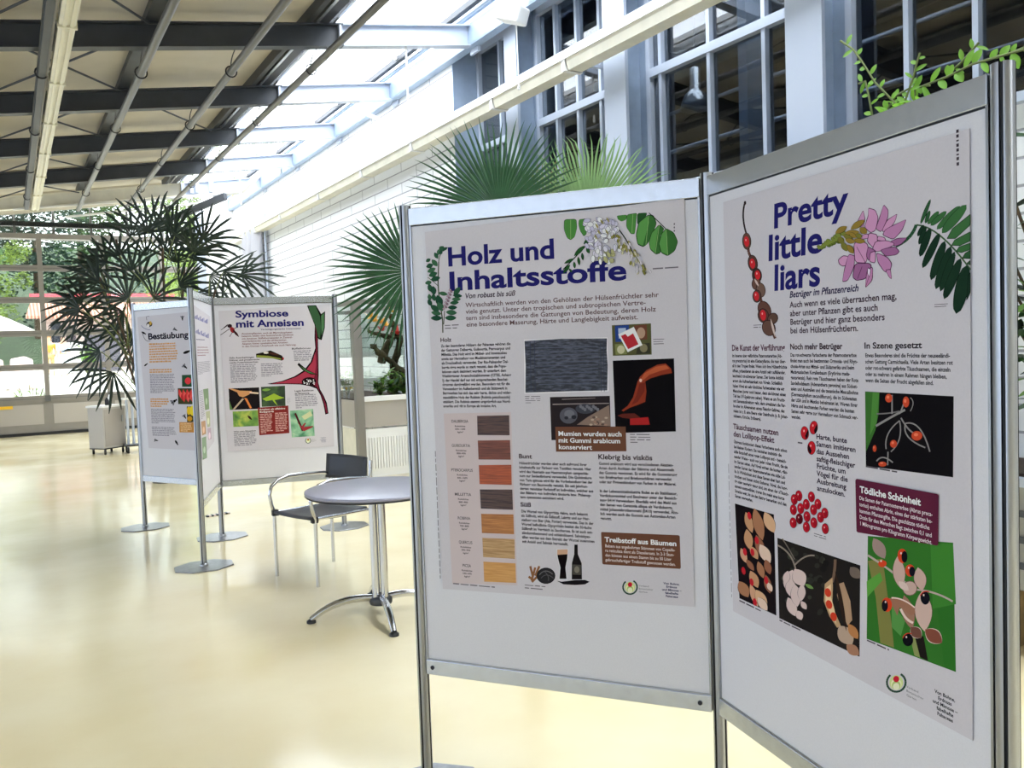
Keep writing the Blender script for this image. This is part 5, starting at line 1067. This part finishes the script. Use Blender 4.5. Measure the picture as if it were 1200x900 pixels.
# ================================================================== LADY PALM by the far facade
base = Vector((1.62, 11.2, 0))
r = thing('lady_palm', 'tall dark bushy palm with finger-like leaves before the far facade', 'palm', base)
m = MB(); m.lathe([(0,0),(.2,0),(.27,.35),(.29,.36),(.26,.36),(.25,.32),(0,.32)], mat('grey_pot', (110,108,104), .6), base, 32); m.build('pot', r, base)
m = MB(); m.lathe([(0,.31),(.25,.325),(0,.34)], SOIL, base, 24); m.build('soil', r, base)
HB = [(155,277,.1,1),(194,295,.5,.8),(125,308,-.9,.4),(165,330,-.2,.9),(238,282,.6,.8),(262,318,1,-.1),(215,330,.5,.3),(110,375,-1,-.1),(140,386,-.7,.2),(118,412,-1,-.5),(133,436,-.6,-.8),(150,350,-.8,.6),(246,322,.9,-.4),(184,268,.4,1),(98,352,-1,.1),(172,300,-.2,1),(140,300,-.5,.9),(205,308,.2,.9),(128,340,-.9,.3),(180,350,.3,.5),(228,345,.8,-.2),(116,330,-1,.35),(158,398,-.4,-.3),(145,365,-.6,-.4),(200,280,.8,.6),(224,300,.7,.5)]
stems = []
for k in range(8):
    a = 2*PI*k/8; b0 = base + Vector((.12*math.cos(a), .12*math.sin(a), .32)); hh = 1.5 + .16*((k*5) % 8); t_ = b0 + Vector((.30*math.cos(a)*(1+.2*k%2), .25*math.sin(a), hh)); stems.append((b0, t_))
    m = MB(); m.tube(bez(b0, b0.lerp(t_,.5)+Vector((0,0,.1)), t_, 8), .014, STEM_B, 8); m.build('cane', r, base)
HB += [(px + rr.uniform(-22,22), py + rr.uniform(-18,18), dx + rr.uniform(-.4,.4), dy + rr.uniform(-.3,.3)) for (px, py, dx, dy) in HB[:8]]
for i, (px, py, dx, dy) in enumerate(HB):
    Y = 11.2 + rr.uniform(-.6,.6); h = at_y(px, py, Y); k = (h-CAM).dot(FWD)/F_PX
    a = (RGT*dx + UPV*dy).normalized() + toC(h)*rr.uniform(-.3,.5); m = MB(); n = rr.choice((8,9,10))
    fan(m, h, a, toC(h) + Vector((rr.uniform(-.5,.5),rr.uniform(-.4,.4),rr.uniform(-.1,.7))), rr.uniform(44,60)*k, n, 1.3, LEAF_D, .12, .030, .13, .1, .22, (.02,.15,.35,.6,.82,.95,1.0), .0165); fo = m.build('frond', r, base)
    b0, t_ = min(stems, key=lambda s: (s[1]-h).length); q = b0.lerp(t_, min(1, max(.35, (h.z-.55-b0.z)/(t_.z-b0.z)))); m = MB(); m.tube(bez(q, (q+h)/2+Vector((0,0,.12)), h, 6), .006, STEM_G, 6); m.build('leaf_stalk', fo, base)

# ================================================================== PLANTS UNDER THE WINDOWS
r = thing('planting_trough', 'long grey planting trough on wooden feet along the window wall', 'planter', (4.2, 2.2, 0)); lo = Vector(r.location)
TRM = mat('trough_panel', (150,148,142), .6, noise=(5,.1)); WOOD = mat('wooden_foot', (176,146,100), .6, noise=(12,.2))
m = MB(); m.box((3.95,.3,.32),(4.47,4.4,.80), TRM); m.build('box', r, lo)
m = MB(); m.box((3.92,.28,.80),(4.47,4.42,.84), STEEL_L); m.build('rim', r, lo)
for z in (.42,.54,.66):
    m = MB(); m.box((3.935,.3,z),(3.95,4.4,z+.03), STEEL_D); m.build('slat', r, lo)
for y in (.5,1.5,2.4,3.3,4.2):
    m = MB(); m.box((4.0,y-.06,0),(4.44,y+.06,.32), WOOD); m.build('foot', r, lo)
m = MB(); m.box((3.97,.32,.84),(4.45,4.38,.855), SOIL); m.build('soil', r, lo)
b0 = at_x(1040, 128, 4.22); b0 = Vector((4.22, b0.y, .85))
r = thing('climbing_shrub', 'bright green climbing shrub with long shoots above the right board', 'plant', b0)
tip0 = [at_x(1022,132,4.2), at_x(1055,128,4.25), at_x(1030,130,4.2), at_x(1075,122,4.2)]
SH = [[(1052,124),(1025,96),(1010,72),(1000,58),(985,48)],[(1022,134),(1018,112),(1014,95),(1006,98)],[(1060,120),(1070,92),(1074,75),(1078,62)],[(1072,104),(1110,90),(1140,75),(1172,66),(1200,58)],[(1110,88),(1128,72),(1140,58),(1147,50)],[(1040,128),(1050,112),(1065,104),(1090,100)],[(1160,68),(1185,62),(1215,50)]]
for i, g in enumerate(SH):
    X = 4.12 + .03*i; pts = [at_x(*p, X) for p in g]; m = MB(); root = Vector((4.22, min(4.1, pts[0].y), .85)) if i in (0,1,2,3,5) else pts[0]; full = (bez(root, Vector((4.3, pts[0].y, 1.9)), pts[0], 8) if root is not pts[0] else [pts[0]]) + pts[1:]
    m.tube(full, .006, STEM_G, 6); st = m.build('shoot', r, b0); f = MB()
    for a, c_ in zip(pts, pts[1:]):
        nn = max(2, int((c_-a).length/.045))
        for k in range(nn):
            q = a.lerp(c_, k/nn); s = (1 if k % 2 else -1); d = (c_-a).normalized(); side = d.cross(Vector((-1,-.3,.2))).normalized()*s
            blade(f, q, side*.9 + d*.5 + Vector((0,0,rr.uniform(-.25,.25))), rr.uniform(.05,.10)*(1.0 if i in (3,) else .7), rr.uniform(.014,.026)*(.9 if i == 3 else .62), LEAF_V, (-1,-.4,.5))
    f.build('foliage', st, b0)
f = MB()
for k in range(46):
    q = at_x(1030+rr.random()*60, 118+rr.random()*40, 4.2+rr.uniform(-.1,.1)); blade(f, q, (rr.uniform(-1,1), rr.uniform(-1,1), rr.uniform(-.2,.9)), rr.uniform(.06,.11), .022, LEAF_V)
f.build('foliage', r, b0)
b0 = Vector((4.2, 2.05, .85))
r = thing('leafy_shrub', 'dark leafy shrub in the trough at the right edge of the picture', 'plant', b0); m = MB(); f = MB()
for k in range(26):
    e = b0 + Vector((rr.uniform(-.5,.15), rr.uniform(-.6,.55), rr.uniform(.5,1.7))); m.tube(bez(b0, b0.lerp(e,.5)+Vector((0,0,.2)), e, 5), .007, STEM_B, 6)
    for q in range(16): p = b0.lerp(e, .25+.78*q/16); blade(f, p, (rr.uniform(-1,1), rr.uniform(-1,1), rr.uniform(-.4,.6)), rr.uniform(.10,.2), .03, rr.choice((LM, LM, LB, LEAF_D)))
m.build('stem', r, b0); f.build('foliage', r, b0)

# ================================================================== SMALL THINGS ON THE FLOOR
c = at_z(122, 527, 0); c = Vector((1.30, 15.2, 0)); M = Matrix.Translation(c) @ Matrix.Rotation(.62, 4, 'Z')
r = thing('rolling_cabinet', 'small pale cabinet on castors at the left near the glazed door', 'cabinet', c)
m = MB(); m.box((-.21,-.17,.10),(.21,.17,.74), mat('cabinet_grey', (178,174,170), .5), M); m.build('body', r, c, bevel=.006)
m = MB(); m.box((-.225,-.185,.74),(.225,.185,.77), WHITE, M); m.build('top', r, c)
m = MB(); m.box((-.19,-.176,.13),(.19,-.17,.71), mat('cabinet_door', (160,154,148), .5), M); d_ = m.build('door', r, c); m = MB(); m.box((.13,-.19,.5),(.15,-.176,.6), ALU, M); m.build('handle', d_, c)
m = MB(); m.box((-.21,-.17,.085),(.21,.17,.10), DARK, M); m.build('base_frame', r, c)
for sx in (-.17,.17):
    for sy in (-.13,.13): m = MB(); q = M @ Vector((sx,sy,.04)); m.tube([q-Vector((.015,0,0)), q+Vector((.015,0,0))], .04, DARK, 16); m.tube([q, q+Vector((0,0,.05))], .012, ALU, 8); m.build('castor', r, c)
for i, (dx, dy, h, rad, mt, lab) in enumerate(((-.02,-.05,.12,.032,DARK,'small dark jar standing on the pale rolling cabinet'),(.10,.03,.16,.03,WHITE,'white bottle standing on the pale rolling cabinet'))):
    q = M @ Vector((dx,dy,.77)); m = MB(); m.lathe([(0,0),(rad,0),(rad,h*.7),(rad*.5,h*.85),(rad*.5,h),(0,h)], mt, q, 16); tag(m.build('jar' if i == 0 else 'bottle', origin=q), lab, 'container')
c = Vector((1.74, 15.0, 0)); r = thing('rolling_rack', 'white rolling rack of upright tubes behind the pale cabinet', 'rack', c)
for dx in (-.16,-.08,0,.08,.16):
    m = MB(); m.tube([c+Vector((dx,0,.12)), c+Vector((dx,0,.86))], .02, STEEL_L, 10); m.build('upright', r, c)
for z in (.12,.86,.98):
    m = MB(); m.box((c.x-.22,c.y-.14,z-.012),(c.x+.22,c.y+.14,z+.012), WHITE if z > .2 else DARK); m.build('shelf', r, c)
for sx in (-.18,.18): m = MB(); m.tube([c+Vector((sx,-.1,.86)), c+Vector((sx,-.1,1.15))], .012, WHITE, 8); m.build('handle_post', r, c)
for sx in (-.18,.18):
    for sy in (-.11,.11): m = MB(); q = c+Vector((sx,sy,.05)); m.tube([q-Vector((.015,0,0)), q+Vector((.015,0,0))], .05, DARK, 16); m.tube([q, q+Vector((0,0,.06))], .012, ALU, 8); m.build('castor', r, c)
c = Vector((1.86, 13.2, 0)); r = thing('folded_trolley', 'pale folded trolley on castors just behind the far left post', 'trolley', c)
m = MB(); m.box((c.x-.03,c.y-.3,.10),(c.x+.02,c.y+.3,.62), WHITE); m.build('panel', r, c, bevel=.004)
for sy in (-.24,.24): m = MB(); q = c+Vector((0,sy,.05)); m.tube([q-Vector((.015,0,0)), q+Vector((.015,0,0))], .05, DARK, 16); m.tube([q, q+Vector((0,0,.06))], .014, ALU, 8); m.build('castor', r, c)
p, q = at_z(241, 606, 0), at_z(268, 601.5, 0)
m = MB(); d = (q-p); n = 10; sd_ = Vector((-d.y, d.x, 0)).normalized()*.03
for k in range(n):
    a = p + d*k/n; b_ = p + d*(k+1)/n; o_ = d*.05
    m.prism([a-sd_, b_-sd_, b_+sd_+o_, a+sd_+o_], (0,0,.012), DARK if k % 2 == 0 else mat('pale_stripe', (206,190,180), .6))
tag(m.build('cable_cover', origin=(p+q)/2), 'short black and pale striped strip lying on the floor behind the far boards', 'cable cover')

# ================================================================== OUTSIDE, BEYOND THE GLAZED DOOR
def zg(Y): return max(0, .036*(Y-21))
PAV = mat('pale_paving', (226,220,210), .8, noise=(2,.06)); GRS = mat('grass_bank', (62,78,52), .9, noise=(1.2,.3))
m = MB(); m.add([(-40,20.1,-.02),(40,20.1,-.02),(40,50,zg(50)),(-40,50,zg(50))], [(0,1,2,3)], PAV); m.build('ground_paving', struct=True)
m = MB(); m.add([(-60,50,zg(50)),(60,50,zg(50)),(60,110,14),(-60,110,14)], [(0,1,2,3)], GRS); m.build('ground_bank', struct=True)
CR = [mat('tree_leaf_mid', (74,102,62), .7, noise=(.8,.35), trans=.25), mat('tree_leaf_bright', (122,142,66), .7, noise=(.8,.3), trans=.3), mat('tree_leaf_dark', (44,66,56), .7, noise=(.8,.35), trans=.15)]
BK = mat('tree_bark', (80,66,52), .9, noise=(12,.3))
TREES = [(-5.0,42,10,3.4,0,'broad mid-green tree outside at the far left'),(1.6,58,11,3.8,2,'dark tree outside behind the red roofed house'),(12.5,52,12,4.4,1,'bright yellow-green tree outside right of the red roofed house'),(5.0,72,14,4.6,0,'tall mid-green tree on the bank behind the house, between its neighbours'),(-5.5,64,13,4.4,2,'tall dark tree on the bank at left'),(14,70,14,5.0,1,'tall yellow-green tree on the bank at right'),(-13,56,12,4.4,0,'mid-green tree outside beyond the left picture edge'),(-.6,52,8.0,2.0,1,'small yellow-green tree behind the left end of the red roofed house'),(6.2,34,5.2,1.7,1,'low bright tree outside behind the tall palm')]
for (x, Y, h, R_, k, lab) in TREES:
    z0 = zg(Y) if Y <= 50 else zg(50) + (Y-50)*(14-zg(50))/60
    r = thing('tree', lab, 'tree', (x, Y, z0), 0, 'trees outside'); m = MB(); m.tube([(x,Y,z0-.1),(x+.1,Y,z0+h*.35),(x,Y,z0+h*.7)], [.16*h/8,.13*h/8,.05], BK, 8); m.build('trunk', r, r.location)
    f = MB(); cl = [(Vector((rr.gauss(0,.5), rr.gauss(0,.5), rr.gauss(0,.5)))) for _ in range(40)]
    for c_ in cl:
        cen = Vector((x + c_.x*R_, Y + c_.y*R_, z0 + h*.56 + c_.z*h*.40)); rad = R_*rr.uniform(.22,.36)
        for _ in range(150):
            v = Vector((rr.gauss(0,1), rr.gauss(0,1), rr.gauss(0,1))).normalized()*rad*rr.uniform(.6,1); q = cen + v
            a = Vector((rr.uniform(-1,1), rr.uniform(-1,1), rr.uniform(-.5,.5))).normalized()*rr.uniform(.10,.2)*R_/4; b_ = a.cross(Vector((rr.uniform(-1,1), rr.uniform(-1,1), 1))).normalized()*a.length*.6
            f.add([q-a, q-b_, q+a, q+b_], [(0,1,2,3)], CR[k])
    f.build('crown', r, r.location, fix=False)
# small house with the red roof
HY = 45; zb = zg(HY)
r = thing('house', 'small red-roofed house outside beyond the glazed door', 'house', (3.4, HY+2, zb)); lo = Vector(r.location)
RT = bpy.data.materials.new('red_roof_tiles'); RT.use_nodes = True; N = RT.node_tree.nodes; L = RT.node_tree.links; t = N.new('ShaderNodeTexCoord'); wv = N.new('ShaderNodeTexWave'); wv.inputs['Scale'].default_value = 2.2; wv.inputs['Distortion'].default_value = .6
L.new(t.outputs['Object'], wv.inputs[0]); rp = N.new('ShaderNodeValToRGB'); rp.color_ramp.elements[0].color = (lin(150),lin(84),lin(66),1); rp.color_ramp.elements[1].color = (lin(216),lin(168),lin(146),1); L.new(wv.outputs['Fac'], rp.inputs[0]); L.new(rp.outputs[0], N['Principled BSDF'].inputs['Base Color']); N['Principled BSDF'].inputs['Roughness'].default_value = .8
m = MB(); m.box((1.45,HY,zb),(7,HY+4,3.7), mat('house_wall', (196,176,170), .8)); m.build('wall', r, lo)
m = MB(); m.prism([(.75,HY-1.0,3.35),(.75,HY-1.0,3.47),(1.1,HY+1.6,4.42),(1.1,HY+1.6,4.30)], (6.6,0,0), RT); m.build('roof', r, lo)
m = MB(); m.box((1.0,HY+1.5,4.32),(7.7,HY+1.7,4.62), mat('red_fascia', (206,84,96), .6)); o = m.build('ridge_board', r, lo); o['label'] = 'bright red ridge board'
m = MB(); m.box((1.75,HY-.03,2.2),(2.15,HY,3.2), mat('dark_glass', (40,44,56), .2)); m.build('window', r, lo)
m = MB(); m.box((2.35,HY-.04,2.1),(2.75,HY,3.0), mat('dark_shutter', (70,60,66), .6)); m.build('shutter', r, lo)
m = MB(); m.box((3.1,HY-.03,zb),(4.6,HY,2.9), mat('dark_door', (84,80,92), .5)); m.build('door', r, lo)
m = MB(); m.box((1.5,HY-.9,zb),(3.0,HY-.5,2.25), WHITE); tag(m.build('white_counter', origin=(2.2,HY-.7,zb)), 'white counter standing before the red-roofed house', 'counter')
# parasol, covered stack, garden chair, two people, sapling
c = Vector((-.9, 32, zg(32))); r = thing('parasol', 'large white parasol outside at the left picture edge', 'parasol', c)
m = MB(); m.tube([c, c+Vector((0,0,2.75))], .03, ALU, 10); m.build('pole', r, c)
m = MB(); m.lathe([(1.75,2.05),(.9,2.5),(.06,2.85),(0,2.87)], mat('white_canvas', (238,236,232), .8, trans=.3), c, 8, False); m.build('canopy', r, c)
m = MB(); m.lathe([(0,0),(.3,0),(.3,.07),(.05,.1),(0,.1)], GREY_BX, c, 20); m.build('base', r, c)
for i, (xa, xb) in enumerate(((-1.6,-.12),(-.05,.78))):
    Y = 34.5; m = MB(); z0 = zg(Y); m.prism([(xa,Y,z0),(xb,Y,z0),(xb-.05,Y,z0+1.05),(xb-.3,Y,z0+1.18),(xa+.1,Y,z0+1.1)], (0,1.2,0), mat('pinkish_tarpaulin', (216,190,188), .7, noise=(3,.08)))
    tag(m.build('covered_stack', origin=((xa+xb)/2,Y+.6,z0), bevel=.05), ['pale pink covered stack outside at the very left edge','pale pink covered stack outside beside the white garden chair'][i], 'covered stack', 'covered stacks outside')
c = Vector((1.05, 34.3, zg(34.3))); r = thing('garden_chair', 'white plastic garden chair outside beside the covered stack', 'chair', c)
for sx in (-.2,.2):
    for sy in (-.2,.2): m = MB(); m.tube([c+Vector((sx,sy,0)), c+Vector((sx*.9,sy*.9,.42))], .025, WHITE, 8); m.build('leg', r, c)
m = MB(); m.box((c.x-.24,c.y-.24,c.z+.42),(c.x+.24,c.y+.24,c.z+.45), WHITE); m.build('seat', r, c)
m = MB(); m.prism([(c.x+.2,c.y-.24,c.z+.45),(c.x+.24,c.y-.24,c.z+.45),(c.x+.34,c.y-.22,c.z+.88),(c.x+.31,c.y-.22,c.z+.88)], (0,.46,0), WHITE); m.build('backrest', r, c)
def person(c, lab, top, legs, hair, arm):
    V = [(0,0,.95),(0,0,1.18),(0,0,1.40),(0,0,1.50),(0,.0,1.62),(.09,0,.88),(.10,.02,.48),(.10,0,.07),(.10,-.13,.04),(-.09,0,.88),(-.10,-.03,.48),(-.11,.03,.07),(-.11,-.10,.04),(.19,0,1.39),(.24,.02,1.12),(.21,-.10*arm,.90+.1*arm),(.21,-.15*arm,.83+.14*arm),(-.19,0,1.39),(-.24,.02,1.12),(-.23,-.06,.88),(-.23,-.08,.80),(0,-.01,1.72)]
    E_ = [(0,1),(1,2),(2,3),(3,4),(4,21),(0,5),(5,6),(6,7),(7,8),(0,9),(9,10),(10,11),(11,12),(2,13),(13,14),(14,15),(15,16),(2,17),(17,18),(18,19),(19,20)]
    R_ = {0:(.15,.11),1:(.14,.10),2:(.17,.10),3:(.055,.055),4:(.085,.10),21:(.07,.085),5:(.09,.09),9:(.09,.09),6:(.058,.06),10:(.058,.06),7:(.04,.045),11:(.04,.045),8:(.04,.03),12:(.04,.03),13:(.06,.06),17:(.06,.06),14:(.042,.042),18:(.042,.042),15:(.03,.03),19:(.03,.03),16:(.035,.02),20:(.035,.02)}
    def skin(name, V, E_, R_, mt, parent=None, root=0):
        me = bpy.data.meshes.new(name); me.from_pydata(V, E_, []); o = bpy.data.objects.new(name, me); COL.objects.link(o); s = o.modifiers.new('skin','SKIN'); o.modifiers.new('sub','SUBSURF').levels = 1; o.modifiers['sub'].render_levels = 2
        for i, v in enumerate(me.skin_vertices[0].data): v.radius = R_[i]; v.use_root = (i == root)
        me.materials.append(mt); 
        if parent: o.parent = parent
        return o
    o = skin('person', V, E_, R_, mat('skin', (206,160,136), .6)); o.location = c; tag(o, lab, 'person')
    skin('shirt', [V[i] for i in (0,1,2,13,14,17,18)], [(0,1),(1,2),(2,3),(3,4),(2,5),(5,6)], {0:(.165,.125),1:(.155,.115),2:(.175,.11),3:(.07,.07),4:(.055,.055),5:(.07,.07),6:(.055,.055)}, top, o)
    skin('trousers', [V[i] for i in (0,5,6,7,9,10,11)], [(0,1),(1,2),(2,3),(0,4),(4,5),(5,6)], {0:(.16,.12),1:(.105,.105),2:(.075,.075),3:(.06,.06),4:(.105,.105),5:(.075,.075),6:(.06,.06)}, legs, o)
    skin('hair', [(0,.02,1.66),(0,.015,1.73),(0,.04,1.60)], [(0,1),(0,2)], {0:(.095,.095),1:(.085,.09),2:(.08,.07)}, hair, o)
person(Vector((2.05,42,zg(42))), 'person in light blue clothes standing outside beyond the door', mat('light_blue_cloth',(178,200,226),.8), mat('pale_trousers',(206,208,214),.8), mat('dark_hair',(60,46,38),.7), 1)
person(Vector((1.55,42.6,zg(42.6))), 'person in an orange top standing outside next to the other', mat('orange_cloth',(226,150,60),.8), mat('tan_trousers',(196,164,110),.8), mat('fair_hair',(150,112,70),.7), 0)
for (x, Y, h, lab) in ((.42,22.0,.95,'slender yellow-green sapling outside in front of the door'),(2.9,41,1.5,'yellow-green bush outside right of the two people')):
    c = Vector((x, Y, zg(Y))); r = thing('bush', lab, 'bush', c); st = MB(); f = MB()
    for k in range(30):
        e = c + Vector((rr.uniform(-.35,.35), rr.uniform(-.3,.3), rr.uniform(.5,1)*h)); st.tube([c, c.lerp(e,.5)+Vector((0,0,.05)), e], .008, STEM_G, 5)
        for q in range(14): blade(f, c.lerp(e, .3+.7*q/14), (rr.uniform(-1,1), rr.uniform(-1,1), rr.uniform(-.2,.6)), rr.uniform(.05,.10)*(1 if h < 1.2 else 1.8), .02*(1 if h < 1.2 else 1.8), LEAF_V)
    st.build('stem', r, c); f.build('foliage', r, c)
